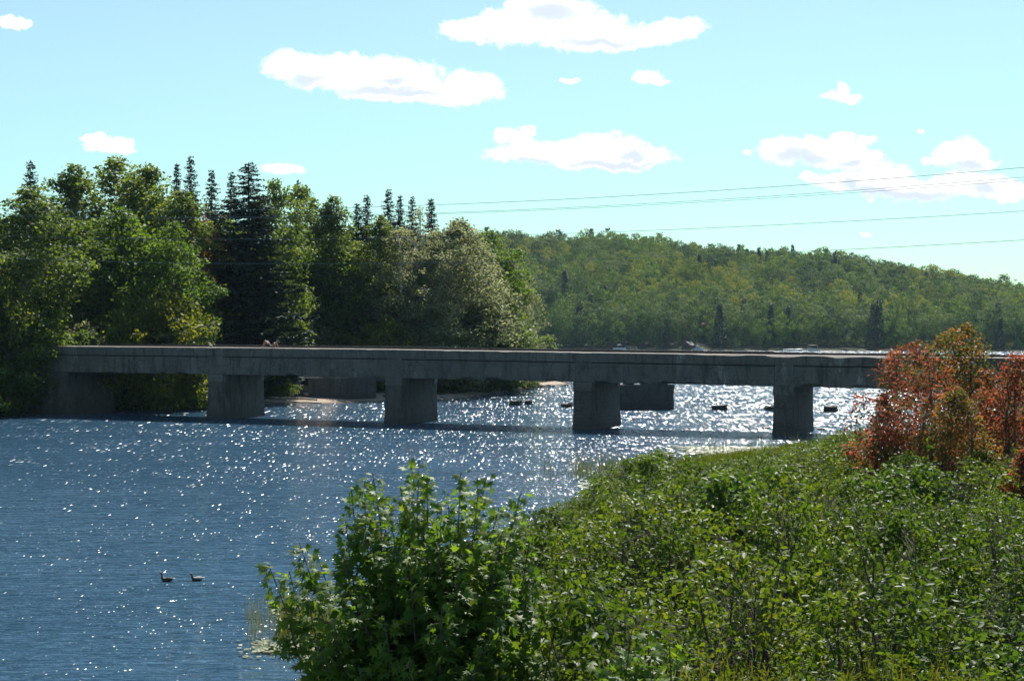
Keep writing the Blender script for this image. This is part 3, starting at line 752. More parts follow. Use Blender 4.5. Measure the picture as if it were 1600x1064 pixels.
# front rows on the far shore: individual trees
rs = random.Random(31)
shore_kinds = [(6, 'spruce_tree', 'dark pointed spruce among the trees lining the far lake shore', 'spruce', 1.15),
               (7, 'spruce_tree', 'dark pointed spruce among the trees lining the far lake shore', 'spruce', 1.1),
               (2, 'shore_tree', 'green leafy tree lining the far lake shore at the foot of the hill', 'tree', 1.1),
               (0, 'shore_tree', 'green leafy tree lining the far lake shore at the foot of the hill', 'tree', 1.0),
               (3, 'shore_tree', 'grey green leafy tree lining the far lake shore', 'tree', 1.15),
               (4, 'shore_shrub', 'low green shrub at the waterline of the far shore', 'shrub', .45),
               (1, 'shore_shrub', 'low yellowish shrub at the waterline of the far shore', 'shrub', .42)]
CLEAR = []   # (u, half width) openings for the boathouses
for row, (D0, step) in enumerate(((726, 14), (733, 13), (741, 15), (749, 15))):
    u = 690
    while u < 1680:
        D = D0+rs.uniform(-2, 3); x = (u-800)/F*D
        kk = rs.choice([5, 6, 5, 2, 0, 6]) if row == 0 else rs.choice([0, 2, 3, 4, 4, 2, 3, 2, 4, 2, 3, 2, 3, 4, 2, 4])
        ki, nm, lb, ct, s0 = shore_kinds[kk]
        if not (row == 0 and any(abs(u-c) < w for c, w in ((838, 26), (975, 30), (1074, 22), (1100, 16), (1270, 20), (1238, 12)))) and not (row < 3 and abs(u-1103) < 9):
            o = link(nm, HP[ki]); s = s0*rs.uniform(.8, 1.25)
            o.location = (x, D, hz(x, D)-.5); o.scale = (s, s, s*rs.uniform(.95, 1.2)); o.rotation_euler = (0, 0, rs.uniform(0, 6.28))
            tag(o, lb, ct, {'spruce': 'spruces along the far shore', 'tree': 'leafy trees along the far shore', 'shrub': 'shrubs along the far shore'}[ct] + (' (grey green)' if 'grey' in lb else ' (yellowish)' if 'yellowish' in lb else ''))
        u += step*rs.uniform(.7, 1.3)*(F/2600)

# ------------------------------------------------------------------ bridge
B0 = Vector((19.3, 122.3, 0)); BD = Vector((-.921, .389, 0)).normalized(); BN = Vector((BD.y, -BD.x, 0))  # BN points away from the camera
if BN.y < 0: BN = -BN
BW = 6.5
BM = Matrix(((BD.x, BN.x, 0, B0.x), (BD.y, BN.y, 0, B0.y), (0, 0, 1, 0), (0, 0, 0, 1)))   # local: x along bridge to the left, y across, z up
ZT = lambda t: float(np.interp(t, [-18, 0, 15.7, 32, 48.9, 66.5], [5.83, 5.88, 5.96, 6.06, 6.10, 6.09]))
ZB = lambda t: ZT(t) - float(np.interp(t, [-18, 0, 66.5], [2.34, 2.30, 2.26]))
bridge = empty('concrete_bridge'); bridge.matrix_world = BM
tag(bridge, 'old weathered concrete girder bridge with flat deck crossing the river on wall piers', 'bridge')
PT = [0, 15.7, 32, 48.9]                       # near-left corners of the piers (t), pier body runs to t-1.35
rb = random.Random(4)
def nz3(x, y, z, s=1.): return mnoise.noise(Vector((x*s, y*s, z*s)))
def girder(t0, t1, y0, ty, name='girder', face=1):
    """one span: fascia beam with gnawed lower edge; grid front face"""
    mb = MB(); n = int((t1-t0)/.22); ts = np.linspace(t0, t1, n+1)
    fr = [0, .10, .30, .55, .80, .97, 1]
    def front(t, k):
        zt = ZT(t)-.83; zb = ZB(t)
        f = fr[k]
        z = zb+(zt-zb)*f; y = y0
        c = max(0, nz3(t*.55, 3.1, y0*.3)-.12)*1.3 + max(0, nz3(t*2.1, 7.7, y0))*.14
        if k == 0: z += min(.26, c*.55); y += ty*min(.25, c*.8)
        if k == 1: z += min(.12, c*.25); y += ty*max(0, nz3(t*1.3, z*2, 9)-.12)*.22
        if 1 < k < 5: y += ty*(max(0, nz3(t*.8, z*1.4, 5.5)-.3)*.30 + max(0, nz3(t*2.8, z*3, 2.)-.2)*.12)
        return (t, y, z)
    K = len(fr); V = []
    for t in ts:
        V += [front(t, k) for k in range(K)]
        V += [(t, y0+ty*.45, ZT(t)-.74), (t, y0+ty*.45, ZB(t)+.02)]
    F_ = []; Q = K+2
    for i in range(len(ts)-1):
        for k in range(Q):
            k2 = (k+1) % Q
            F_.append((i*Q+k, i*Q+k2, (i+1)*Q+k2, (i+1)*Q+k))
    F_.append(tuple(range(Q))); F_.append(tuple((len(ts)-1)*Q+k for k in range(Q))[::-1])
    mb.add(V, F_)
    return mb.build(name, M['concrete'], bridge)
spans = [(-16.2, -.72), (-.68, 15.02), (15.06, 31.3), (31.34, 48.2), (48.24, 66.5)]
for a, b_ in spans:
    girder(a, b_, 0, 1)
    girder(a, b_, BW, -1)
    mb = MB()      # inner beams, seen from below
    for yy in (2.1, 4.1): mb.box(a+.1, b_-.1, yy-.18, yy+.18, ZB((a+b_)/2)+.12, ZT((a+b_)/2)-.78)
    mb.build('inner_beam', M['concrete'], bridge)
# deck slab: edge proud of the girders, chipped along the top
def slab():
    mb = MB(); t0, t1 = -18, 66.6; n = 380; ts = np.linspace(t0, t1, n+1); V = []
    for t in ts:
        zt = ZT(t); c = max(0, nz3(t*1.1, 1.3, 0)-.2)*.10
        if -9 < t < 7: c += max(0, nz3(t*.42, 8.8, 1.)+.25)*.20*max(0, min(1, (7-t)/1.5))*max(0, min(1, (t+9)/1.5))
        c2 = max(0, nz3(t*.9, 6.3, 2)-.1)*.2
        gl = -.07
        V += [(t, gl+.02+min(.12, c2*.6), zt-.74), (t, gl+min(.05, c2*.4), zt-.66), (t, gl+max(0, nz3(t*1.7, 2, 4.))*.03, zt-.35), (t, gl, zt-.02-c*.9), (t, gl+.14+c*1.6, zt-.015), (t, gl+.5+c*1.5, zt), (t, BW/2, zt+.03), (t, BW+.07, zt), (t, BW+.07, zt-.74)]
    Q = 9; F_ = []
    for i in range(n):
        for k in range(Q):
            k2 = (k+1) % Q
            F_.append((i*Q+k, i*Q+k2, (i+1)*Q+k2, (i+1)*Q+k))
    F_.append(tuple(range(Q))); F_.append(tuple(n*Q+k for k in range(Q))[::-1])
    mb.add(V, F_)
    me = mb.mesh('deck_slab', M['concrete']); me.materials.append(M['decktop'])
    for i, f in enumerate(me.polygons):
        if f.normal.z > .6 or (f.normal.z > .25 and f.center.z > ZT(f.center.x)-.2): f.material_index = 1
    return link('deck_slab', me, None, bridge)
slab()
# vertical joint pilasters above the piers
for t in PT:
    mb = MB()
    mb.box(t-1.42, t-.06, -.035, .06, ZB(t)+.05, ZT(t)-.745)
    mb.build('bearing_panel', M['concrete'], bridge, bevel=.02)
# kerb along the far edge and low rails lying on the deck
mb = MB()
for a in np.arange(-17, 66, 3.1):
    z = ZT(a+1.5); mb.box(a, a+3.1, BW-.35, BW-.02, z-.02, z+.17+rb.uniform(-.03, .03))
mb.build('kerb', M['timber'], bridge)
for yy in (2.3, 3.75):
    mb = MB(); V = []
    for t in np.arange(-18, 62, 2.): z = ZT(t)+.03; mb.box(t, t+1.995, yy-.035, yy+.035, z, z+.13)
    mb.build('rail', M['rust'], bridge)
def pier(t, w=1.35, y0=-.02, y1=BW+.1, name='pier', cap=True):
    zb = ZB(t)-.02; n = 9; V = []; F_ = []
    lv_ = np.linspace(-1.6, zb, n)
    mb = MB()
    for i, z in enumerate(lv_):
        bat = .10*(zb-z)/3.5; e = .0
        ring = []
        for (x, y, kx, ky) in ((t-w, y0, -1, -1), (t-w*.5, y0, 0, -1), (t, y0, 1, -1), (t, (y0+y1)/2, 1, 0), (t, y1, 1, 1), (t-w*.5, y1, 0, 1), (t-w, y1, -1, 1), (t-w, (y0+y1)/2, -1, 0)):
            wv_ = nz3(x*1.2, y+z*2., z*1.7)*.04 + (.07 if z < .5 else 0)*nz3(x*2, z*3, y*2)
            ring.append((x+kx*(bat+wv_), y+ky*(bat+wv_), z))
        V += ring
    Q = 8
    for i in range(n-1):
        for k in range(Q): F_.append((i*Q+k, i*Q+(k+1) % Q, (i+1)*Q+(k+1) % Q, (i+1)*Q+k))
    F_.append(tuple(range(Q))[::-1]); F_.append(tuple((n-1)*Q+k for k in range(Q)))
    mb.add([(x, y, z) for x, y, z in V], F_)
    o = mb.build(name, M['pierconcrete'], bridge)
    if cap:
        mb = MB(); mb.box(t-w-.09, t+.09, y0-.06, y0+.75, zb-.62, zb+.03)
        mb.build('pier_cap', M['concrete'], o, bevel=.03)
        mb = MB(); mb.box(t-w-.06, t+.06, y1-.6, y1+.06, zb-.62, zb+.03)
        mb.build('pier_cap', M['concrete'], o, bevel=.03)
    return o
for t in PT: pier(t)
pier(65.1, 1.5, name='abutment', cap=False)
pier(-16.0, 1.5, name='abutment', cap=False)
# left wing wall, sloping down to the bank, running back-left
mb = MB()
def wing(x_in, x_out, z_in, z_out, yf, th):
    n = 10; V = []; F_ = []
    for i in range(n+1):
        q = i/n; x = x_in+(x_out-x_in)*q; zt = z_in+(z_out-z_in)*q**.85+.06*nz3(x*1.4, 2, 2); y = yf+.2*q*0
        V += [(x, y, -1.6), (x, y, zt-.06), (x, y+.08, zt), (x, y+th, zt), (x, y+th, -1.6)]
    for i in range(n):
        for k in range(5): F_.append((i*5+k, i*5+(k+1) % 5, (i+1)*5+(k+1) % 5, (i+1)*5+k))
    F_.append(tuple(range(5))); F_.append(tuple(n*5+k for k in range(5))[::-1])
    mb.add(V, F_)
wing(65.15, 69.2, ZB(66)+.35, 2.75, -.04, .6)
mb.build('wing_wall', M['concrete'], bridge)
mb = MB(); mb.box(66.52, 70.5, .7, BW, 2.5, ZT(66)-.06); mb.build('approach_fill', M['oldconcrete'], bridge)
# stubs and litter on the deck
def lump(name, r, mat, loc, seed, sq=(1, 1, .7), parent=None, jag=.35):
    bm = bmesh.new(); bmesh.ops.create_icosphere(bm, subdivisions=2, radius=1)
    for v in bm.verts:
        k = 1+jag*mnoise.noise(v.co*1.3+Vector((seed*3.1, seed, 0)))
        v.co = Vector((v.co.x*sq[0], v.co.y*sq[1], v.co.z*sq[2]))*k*r
    me = bpy.data.meshes.new(name); bm.to_mesh(me); bm.free(); me.materials.append(mat)
    o = link(name, me, None, parent); o.location = loc
    return o
p = at(327, 541, 139.8)
tag(lump('stone', .17, M['drift'], (p.x, p.y+.7, ZT(48.7)+.14), 3), 'small pale stone lying on the bridge deck left of the person', 'stone')

# ------------------------------------------------------------------ old piers, stumps, beach
def oldblock(name, pts, z0, z1, label, cat, group=None, mat='oldconcrete'):
    """vertical prism over a plan outline with rough edges"""
    mb = MB(); n = len(pts); lv_ = [z0, z0+(z1-z0)*.35, z0+(z1-z0)*.7, z1-.12, z1]
    cx_ = sum(p[0] for p in pts)/n; cy_ = sum(p[1] for p in pts)/n
    sub = []
    for i in range(n):
        a, b_ = pts[i], pts[(i+1) % n]
        for k in range(6): q = k/6; sub.append((a[0]+(b_[0]-a[0])*q, a[1]+(b_[1]-a[1])*q))
    m_ = len(sub)
    for j, z in enumerate(lv_):
        for (x, y) in sub:
            s = 1+.02*nz3(x*1.1, y*1.1, z*2.)-(.02 if j == 4 else 0)
            mb.v.append((cx_+(x-cx_)*s, cy_+(y-cy_)*s, z+(.08*nz3(x, y, 3.) if j == 4 else 0)))
    for j in range(4):
        for k in range(m_): mb.f.append((j*m_+k, j*m_+(k+1) % m_, (j+1)*m_+(k+1) % m_, (j+1)*m_+k))
    mb.f.append(tuple(4*m_+k for k in range(m_)))
    o = mb.build(name, M[mat])
    if label: tag(o, label, cat, group)
    return o
def quad_at(u0, u1, D, depth, skew=0.):
    a = at(u0, 560, D); b_ = at(u1, 560, D+skew)
    d = Vector((b_.x-a.x, b_.y-a.y, 0)).normalized(); nrm = Vector((-d.y, d.x, 0))
    return [(a.x, a.y), (b_.x, b_.y), (b_.x+nrm.x*depth, b_.y+nrm.y*depth), (a.x+nrm.x*depth, a.y+nrm.y*depth)]
# upstream pier in midstream
ob = oldblock('old_pier', quad_at(925, 1054, 161, 2.4, 1.5), -1.5, 2.45, 'old concrete pier in open water behind a bridge pier, two dark blocks on top', 'pier')
for (u0, u1, h_) in ((975, 990, .62), (1002, 1042, .60)):
    a = at(u0, 560, 162.3); b_ = at(u1, 560, 162.5)
    mb = MB(); w = b_.x-a.x
    mb.add([(a.x-.12, a.y, 2.40), (b_.x+.12, a.y, 2.40), (b_.x+.12, a.y+.9, 2.40), (a.x-.12, a.y+.9, 2.40), (a.x+.1, a.y+.05, 2.45+h_), (b_.x-.1, a.y+.05, 2.45+h_), (b_.x-.1, a.y+.8, 2.45+h_), (a.x+.1, a.y+.8, 2.45+h_)],
           [(0, 3, 2, 1), (4, 5, 6, 7), (0, 1, 5, 4), (1, 2, 6, 5), (2, 3, 7, 6), (3, 0, 4, 7)])
    mb.build('bearing_block', M['timber'], ob, bevel=.03)
# abutment on the beach
ab = empty('old_abutment', at(525, 625, 178)); ab.location.z = 0
tag(ab, 'old dark concrete abutment on the sandy beach seen under the second span', 'abutment')
o = oldblock('main_block', quad_at(482, 588, 177, 3.5, 3), -.5, 2.55, None, None); o.parent = ab; o.matrix_parent_inverse = ab.matrix_basis.inverted()
o = oldblock('step_block', quad_at(458, 483, 176.5, 2.0, .5), -.3, 1.75, None, None); o.parent = ab; o.matrix_parent_inverse = ab.matrix_basis.inverted()
o = oldblock('top_wall', quad_at(500, 600, 180.8, 1.0, 3), 2.0, 3.6, None, None); o.parent = ab; o.matrix_parent_inverse = ab.matrix_basis.inverted()
mb = MB()
a = at(470, 592, 179.5); b_ = at(490, 592, 179.5)
mb.add([(a.x-.4, a.y, 1.7), (b_.x-.3, a.y, 1.7), (b_.x+.5, a.y, 3.4), (a.x+.6, a.y, 3.5), (a.x-.4, a.y+1.4, 2.2), (b_.x-.3, a.y+1.4, 2.2), (b_.x+.5, a.y+1.4, 3.9), (a.x+.6, a.y+1.4, 4.0)],
       [(0, 1, 2, 3), (7, 6, 5, 4), (0, 4, 5, 1), (1, 5, 6, 2), (2, 6, 7, 3), (3, 7, 4, 0)])
tag(mb.build('concrete_slab', M['decktop'], bevel=.03), 'pale tilted concrete slab leaning beside the old abutment on the beach', 'slab')
# rocks heaped left of it
for i in range(26):
    u = rb.uniform(432, 478); D = rb.uniform(175.5, 180.5); x = at(u, 560, D).x
    r = rb.uniform(.16, .42)
    tag(lump('rock', r, M['rock'], (x, D, max(0, hz(x, D))+r*.3+(D-175)*.16), i, (1.2, 1, .7)), 'grey boulder in the heap beside the old abutment on the beach', 'rock', 'boulders heaped beside the old abutment')
# logs
def log(u0, v0, D0, u1, v1, D1, r, label, mat='drift'):
    a = at(u0, v0, D0); b_ = at(u1, v1, D1)
    a.z = max(0.02, hz(a.x, a.y))+r*.7; b_.z = max(0.02, hz(b_.x, b_.y))+r*.7
    mb = MB(); P_ = [a.lerp(b_, q)+Vector((0, rb.uniform(-.05, .05), rb.uniform(-.03, .03))) for q in np.linspace(0, 1, 9)]
    mb.tube(P_, [r*(1-.45*q) for q in np.linspace(0, 1, 9)], 8)
    tag(mb.build('log', M[mat], smooth=True), label, 'log')
log(418, 627, 173.8, 496, 626, 174.4, .15, 'thick bleached log lying on the sand in front of the old abutment')
log(405, 632, 171.0, 503, 631, 171.4, .12, 'long pale log lying right at the waterline of the beach')
log(438, 600, 176, 458, 618, 174.6, .10, 'pale pole leaning against the boulders beside the old abutment')
# crib stumps in a row across the lake outlet
for (u, v, w, hh_, lb) in ((806, 633, 20, .62, 'wide dark crib stump in the water nearest the wooded point'), (825, 632, 13, .60, 'small dark crib stump right beside the widest one near the point'), (886, 636, 20, .52, 'dark flat crib stump just left of the third pier'),
                      (1124, 640, 28, .62, 'dark tilted crib stump standing alone between third and fourth pier'), (1203, 641, 16, .55, 'dark crib stump half hidden by the fourth pier'), (1297, 643, 24, .68, 'dark notched crib stump between the fourth pier and the red trees')):
    c = wat(u, v); W = w*c.y/F; mb = MB(); rr_ = random.Random(u)
    for L_ in range(3):
        z = -.2+L_*hh_*.36
        for q in range(3):
            y = -.6+q*.6+rr_.uniform(-.05, .05); e = rr_.uniform(0, .18)
            mb.box(-W/2+rr_.uniform(0, .2)+e, W/2-rr_.uniform(0, .25), y-.16, y+.16, z, z+hh_*.34)
        for q in range(2):
            x = -W/2+.3+q*(W-.6); mb.box(x-.14, x+.14, -.75, .75, z+hh_*.17, z+hh_*.40)
    mb.box(-W*.42, W*.40, -.5, .5, -.4, hh_*.55)
    mb.box(W*.1, W*.46, -.4, .4, hh_*.5, hh_*(.92 if u != 1124 else .75))
    o = mb.build('crib_stump', M['timber'], bevel=.02); o.location = c; o.rotation_euler = (0, rr_.uniform(-.04, .07) if u != 1124 else -.08, rr_.uniform(-.3, .3))
    tag(o, lb, 'timber stump', 'crib stumps standing in the water')
for (u, v, lb) in ((1197, 669, 'small dark rock breaking the water left of the fourth pier'), (1283, 671, 'small dark rock breaking the water right of the fourth pier')):
    c = wat(u, v); tag(lump('rock', .26, M['timber'], (c.x, c.y, .02), u, (1.3, 1, .5)), lb, 'rock')
for i in range(30):
    u = rb.uniform(838, 893); v = rb.uniform(598, 603.5); c = wat(u, v)
    tag(lump('rock', rb.uniform(.12, .38), M['rock'], (c.x, c.y, .03), i+50, (1.4, 1, .6)), 'small shore rock at the tip of the sandy point', 'rock', 'rocks at the tip of the sandy point')
for i in range(16):
    u = rb.uniform(690, 840); D = 19450/(float(np.interp(u, [680, 760, 850], [626, 618.5, 603.5]))-518.5)+rb.uniform(0, 2); x = at(u, 545, D).x
    tag(lump('rock', rb.uniform(.10, .28), M['rock'], (x, D, max(0, hz(x, D))+.05), i+90, (1.4, 1, .6)), 'stone strewn along the narrow beach of the wooded point', 'rock', 'stones along the beach of the point')

# ------------------------------------------------------------------ person lying back on the deck
def skin_body(name, chains, mat, parent=None, sub=2):
    """chains: list of joints [(pos, radius)], first chain starts at the pelvis; later chains may start with an index"""
    vs_, es, rad = [], [], []
    for ch in chains:
        prev = None
        for it in ch:
            if isinstance(it, int): prev = it; continue
            vs_.append(it[0]); rad.append(it[1]); i = len(vs_)-1
            if prev is not None: es.append((prev, i))
            prev = i
    me = bpy.data.meshes.new(name); me.from_pydata(vs_, es, []); me.update()
    o = link(name, me, mat, parent)
    md = o.modifiers.new('skin', 'SKIN'); md.use_smooth_shade = True; md.use_x_symmetry = False
    sv = me.skin_vertices[0].data
    for i, r in enumerate(rad):
        r = r if isinstance(r, tuple) else (r, r)
        sv[i].radius = r; sv[i].use_root = (i == 0)
    s2 = o.modifiers.new('subdivision', 'SUBSURF'); s2.levels = sub; s2.render_levels = sub
    return o
# local x runs towards the feet (left in the photo); origin under the hips
ch = []
ch.append([((0, 0, .13), (.15, .12)), ((-.16, 0, .17), (.13, .10)), ((-.34, 0, .27), (.16, .11)), ((-.46, 0, .38), (.15, .10)), ((-.54, 0, .45), .06), ((-.61, 0, .51), .085), ((-.665, 0, .575), (.075, .095)), ((-.70, 0, .645), .06)])
base_n = 8
for s in (-1, 1):
    kz = .67 if s < 0 else .62
    ch.append([0, ((.04, s*.10, .14), .085), ((.24, s*.12, .40), .078), ((.44, s*.12, kz-.04), .058), ((.55, s*.12, .40), .055), ((.70, s*.13, .12), .036), ((.74, s*.13, .05), .036), ((.84, s*.13, .045), .030), ((.93, s*.13, .035), .020)])
for s in (-1, 1):      # arms propped back on the elbows
    st = base_n+16 + (0 if s < 0 else 24-0)
    c_ = [3, ((-.47, s*.17, .39), .055), ((-.60, s*.22, .22), .042), ((-.62, s*.24, .06), .038), ((-.46, s*.24, .045), .032), ((-.36, s*.24, .04), .022), ((-.31, s*.24, .035), (.036, .014))]
    ch.append(c_)
body_nv = base_n
person = skin_body('person', ch, M['skin'])
# fingers
mesh_n = len(person.data.vertices)
person.matrix_world = BM @ Matrix.Translation((43.4, .9, ZT(42)+.02))
PERS_T = 43.4
tag(person, 'bare chested person in dark shorts lying on the bridge deck with knees raised', 'person')
def skin_child(name, chains, mat): 
    o = skin_body(name, chains, mat, None); o.parent = person; return o
skin_child('shorts', [[((-.10, 0, .15), (.155, .13)), ((.02, 0, .145), (.165, .135))], [1, ((.07, -.10, .17), .10), ((.20, -.12, .345), .098)], [1, ((.07, .10, .17), .10), ((.20, .12, .345), .098)]], M['cloth'])
skin_child('hair', [[((-.66, 0, .64), .075), ((-.71, 0, .61), .09), ((-.70, 0, .55), .08)]], M['hair'])
for s in (-1, 1):
    for k in range(5):
        y = s*.24+(k-2)*.017; L_ = (.05, .075, .085, .078, .06)[k]
        x0 = -.30
        if k == (0 if s > 0 else 4):    # thumb from the side of the palm
            skin_child('finger', [[((-.345, s*.24-s*.03, .035), .010), ((-.315, s*.24-s*.058, .032), .009), ((-.285, s*.24-s*.066, .022), .008)]], M['skin'])
        else:
            skin_child('finger', [[((x0-.01, y, .036), .009), ((x0+L_*.5, y+(k-2)*.003, .034), .0085), ((x0+L_, y+(k-2)*.005, .018), .007)]], M['skin'])

# ------------------------------------------------------------------ ducks
def duck(u, v, yaw, label, pale, neck=1.):
    root = empty('duck', wat(u, v), yaw); tag(root, label, 'duck', 'ducks swimming on the open water')
    # spine: x forward
    sp = [(-.25, .095, .012, .01), (-.20, .075, .045, .022), (-.12, .055, .078, .058), (-.02, .045, .095, .075), (.08, .05, .088, .072), (.145, .075, .060, .062), (.17, .115, .036, .045), (.175, .16*neck+.0, .026, .028), (.185, .20*neck, .024, .025), (.205, .235*neck, .029, .030), (.235, .245*neck, .026, .026), (.262, .238*neck, .012, .012)]
    mb = MB(); n = 12; P_ = [Vector((a, 0, b_)) for a, b_, _, _ in sp]
    for i, p in enumerate(P_):
        t = (P_[min(i+1, len(P_)-1)]-P_[max(i-1, 0)]).normalized(); up = Vector((-t.z, 0, t.x)); w, h_ = sp[i][2], sp[i][3]
        for k in range(n):
            th = 6.2832*k/n; mb.v.append(tuple(p+Vector((0, 1, 0))*w*math.cos(th)+up*h_*math.sin(th)))
    for i in range(len(P_)-1):
        for k in range(n): mb.f.append((i*n+k, i*n+(k+1) % n, (i+1)*n+(k+1) % n, (i+1)*n+k))
    mb.f.append(tuple(range(n))[::-1]); mb.f.append(tuple((len(P_)-1)*n+k for k in range(n)))
    mb.build('body', M['duckdark'], root, True)
    mb = MB(); hz_ = .236*neck
    mb.add([(.255, -.012, hz_+.006), (.255, .012, hz_+.006), (.255, .012, hz_-.012), (.255, -.012, hz_-.012), (.315, -.014, hz_-.010), (.315, .014, hz_-.010), (.315, .014, hz_-.018), (.315, -.014, hz_-.018)], [(0, 1, 2, 3), (4, 7, 6, 5), (0, 4, 5, 1), (1, 5, 6, 2), (2, 6, 7, 3), (3, 7, 4, 0)])
    mb.build('bill', M['bill'], root, bevel=.004)
    for s in (-1, 1):
        o = lump('wing', 1, M['duckwhite'] if pale else M['duckdark'], (-.05, s*.062, .088), 3, (.15, .034, .042), root, .1); o.data.shade_smooth()
    o = lump('tail', 1, M['duckwhite'], (-.235, 0, .085), 3, (.05, .035, .014), root, .1)
    root.scale = (.86, .86, .95)
    return root
duck(261, 908, math.radians(188), 'left duck of the pair, dark with its neck stretched upright', False, 1.12)
duck(308, 907, math.radians(205), 'right duck of the pair, lower necked with pale wings', True, .92)

# ------------------------------------------------------------------ power lines
def wire(pts, r, label, grp='power lines crossing the river'):
    """pts: (u, v, D) of a few points; smooth sag through them"""
    P_ = [at(*p) for p in pts]
    P0, P1 = P_[0], P_[-1]
    ts = [(p.y-P0.y)/(P1.y-P0.y) for p in P_]
    co = np.polyfit(ts, [p.z for p in P_], 2)
    V = []
    for q in np.linspace(-.25, 1.15, 70):
        V.append((P0.x+(P1.x-P0.x)*q, P0.y+(P1.y-P0.y)*q, float(np.polyval(co, q))))
    mb = MB(); mb.tube(V, r*.72, 5)
    tag(mb.build('power_line', M['wire']), label, 'power line', grp)
def wpts(uv, D0=125., D1=86.):
    """distances so that the wire is straight in plan between u=-50 (D0) and u=1650 (D1)"""
    A = np.array([(-50-800)/F*D0, D0]); B = np.array([(1650-800)/F*D1, D1]); out = []
    for u, v in uv:
        k = (u-800)/F; t = (k*A[1]-A[0])/((B[0]-A[0])-k*(B[1]-A[1])); out.append((u, v, A[1]+t*(B[1]-A[1])))
    return out
wire(wpts([(20, 327), (690, 320), (1300, 286), (1600, 262)]), .018, 'uppermost of the thin power lines rising to the right')
wire(wpts([(20, 336), (690, 332), (1300, 302), (1600, 276)], 126.5, 87.5), .015, 'upper wire of the close pair below the topmost power line')
wire(wpts([(20, 338), (690, 334), (1300, 305), (1600, 281)], 124, 85), .013, 'lower wire of the close pair below the topmost power line')
wire(wpts([(20, 369), (1000, 361), (1600, 330)]), .016, 'single power line below the close pair, above the hill')
wire(wpts([(20, 404), (1000, 403), (1370, 388), (1600, 375)]), .017, 'lowest power line, crossing just above the hill at right')

# ------------------------------------------------------------------ far shore boats and houses
def gable(name, u, v0, D, w, d, h_, rh, wall, roof, label, cat, yaw=0, z=None, door=True):
    p = at(u, v0, D); z = z if z is not None else max(.15, p.z)
    r_ = empty(name, (p.x, D, z), yaw); tag(r_, label, cat)
    mb = MB(); mb.add([(-w/2, -d/2, -.6), (w/2, -d/2, -.6), (w/2, d/2, -.6), (-w/2, d/2, -.6), (-w/2, -d/2, h_), (w/2, -d/2, h_), (w/2, d/2, h_), (-w/2, d/2, h_), (0, -d/2, h_+rh), (0, d/2, h_+rh)],
        [(0, 1, 5, 8, 4), (2, 3, 7, 9, 6), (1, 2, 6, 5), (3, 0, 4, 7)]); mb.build('wall', M[wall], r_)
    mb = MB()
    for s in (-1, 1):
        x0, z0_, x1, z1_ = s*(w/2+.35), h_-.2, 0, h_+rh+.12
        mb.add([(x0, -d/2-.4, z0_), (x1, -d/2-.4, z1_), (x1, d/2+.4, z1_), (x0, d/2+.4, z0_), (x0, -d/2-.4, z0_-.15), (x1, -d/2-.4, z1_-.15), (x1, d/2+.4, z1_-.15), (x0, d/2+.4, z0_-.15)],
               [(0, 1, 2, 3), (7, 6, 5, 4), (0, 4, 5, 1), (3, 2, 6, 7), (0, 3, 7, 4)])
    mb.build('roof', M[roof], r_)
    if door:
        mb = MB(); mb.box(-w*.2, w*.2, -d/2-.05, -d/2-.005, -.3, h_*.85); mb.build('door', M['timber'], r_)
    mb = MB(); mb.box(w*.28, w*.42, -d/2-.05, -d/2-.005, h_*.35, h_*.8); mb.build('window', M['window'], r_)
    return r_
gable('boathouse', 830, 547, 722, 6.5, 7, 2.5, .5, 'bluewall', 'bluewall', 'low blue grey boathouse on the far shore beside the wooded point', 'boathouse', .15, z=.2)
gable('boathouse', 1076, 547, 724, 4.0, 5.5, 2.0, 1.4, 'brownwall', 'greyroof', 'small gabled boathouse with sloping grey roof on the far shore', 'boathouse', -.5, z=.3)
gable('cabin', 1103, 513, 752, 7, 8, 3.0, 2.4, 'brownwall', 'redroof', 'brown cabin half hidden in the trees above the gabled boathouse', 'cabin', .7, z=at(1103, 517, 752).z)
def pontoon(u, D, L_, label, canopy='canvas', ch_=2.4, yaw=0., cl=.6):
    p = at(u, 547, D); r_ = empty('pontoon_boat', (p.x, D, 0), yaw); tag(r_, label, 'boat'); r_.scale = (.8, .8, .8)
    for s in (-1, 1):
        mb = MB(); mb.tube([(-L_/2, s*.85, .15), (-L_*.3, s*.85, .15), (L_*.42, s*.85, .15), (L_/2, s*.85, .35)], [.32, .34, .34, .08], 10); mb.build('pontoon', M['alu'], r_, True)
    mb = MB(); mb.box(-L_/2, L_*.46, -1.2, 1.2, .46, .56); mb.build('deck', M['alu'], r_)
    mb = MB()
    for (a, b_, c_, d_) in ((-L_/2, L_*.45, -1.2, -1.15), (-L_/2, L_*.45, 1.15, 1.2), (-L_/2, -L_/2+.05, -1.14, 1.14), (L_*.40, L_*.45, -1.14, 1.14)): mb.box(a, b_, c_, d_, .565, 1.25)
    mb.build('fence_panel', M['white'], r_)
    mb = MB()
    for x in (-L_*cl/2, L_*cl/2):
        for y in (-1.05, 1.05): mb.tube([(x, y, .57), (x*1.05, y, ch_-.04)], .03, 5)
    mb.build('canopy_frame', M['alu'], r_)
    mb = MB(); V = []
    for i in range(9):
        q = -1+i/4; 
        for j in range(5): y = -1.25+j*.625; V.append((q*L_*cl/2*1.1, y, ch_+.28*(1-q*q)*(1-.3*(y/1.25)**2)))
    for i in range(8):
        for j in range(4): mb.f.append((i*5+j, (i+1)*5+j, (i+1)*5+j+1, i*5+j+1))
    mb.v = V; o = mb.build('canopy', M[canopy], r_, True); sd_ = o.modifiers.new('thickness', 'SOLIDIFY'); sd_.thickness = .06
    mb = MB(); mb.box(-L_/2-.35, -L_/2-.02, -.2, .2, .3, 1.1); mb.build('motor', M['timber'], r_, bevel=.05)
    return r_
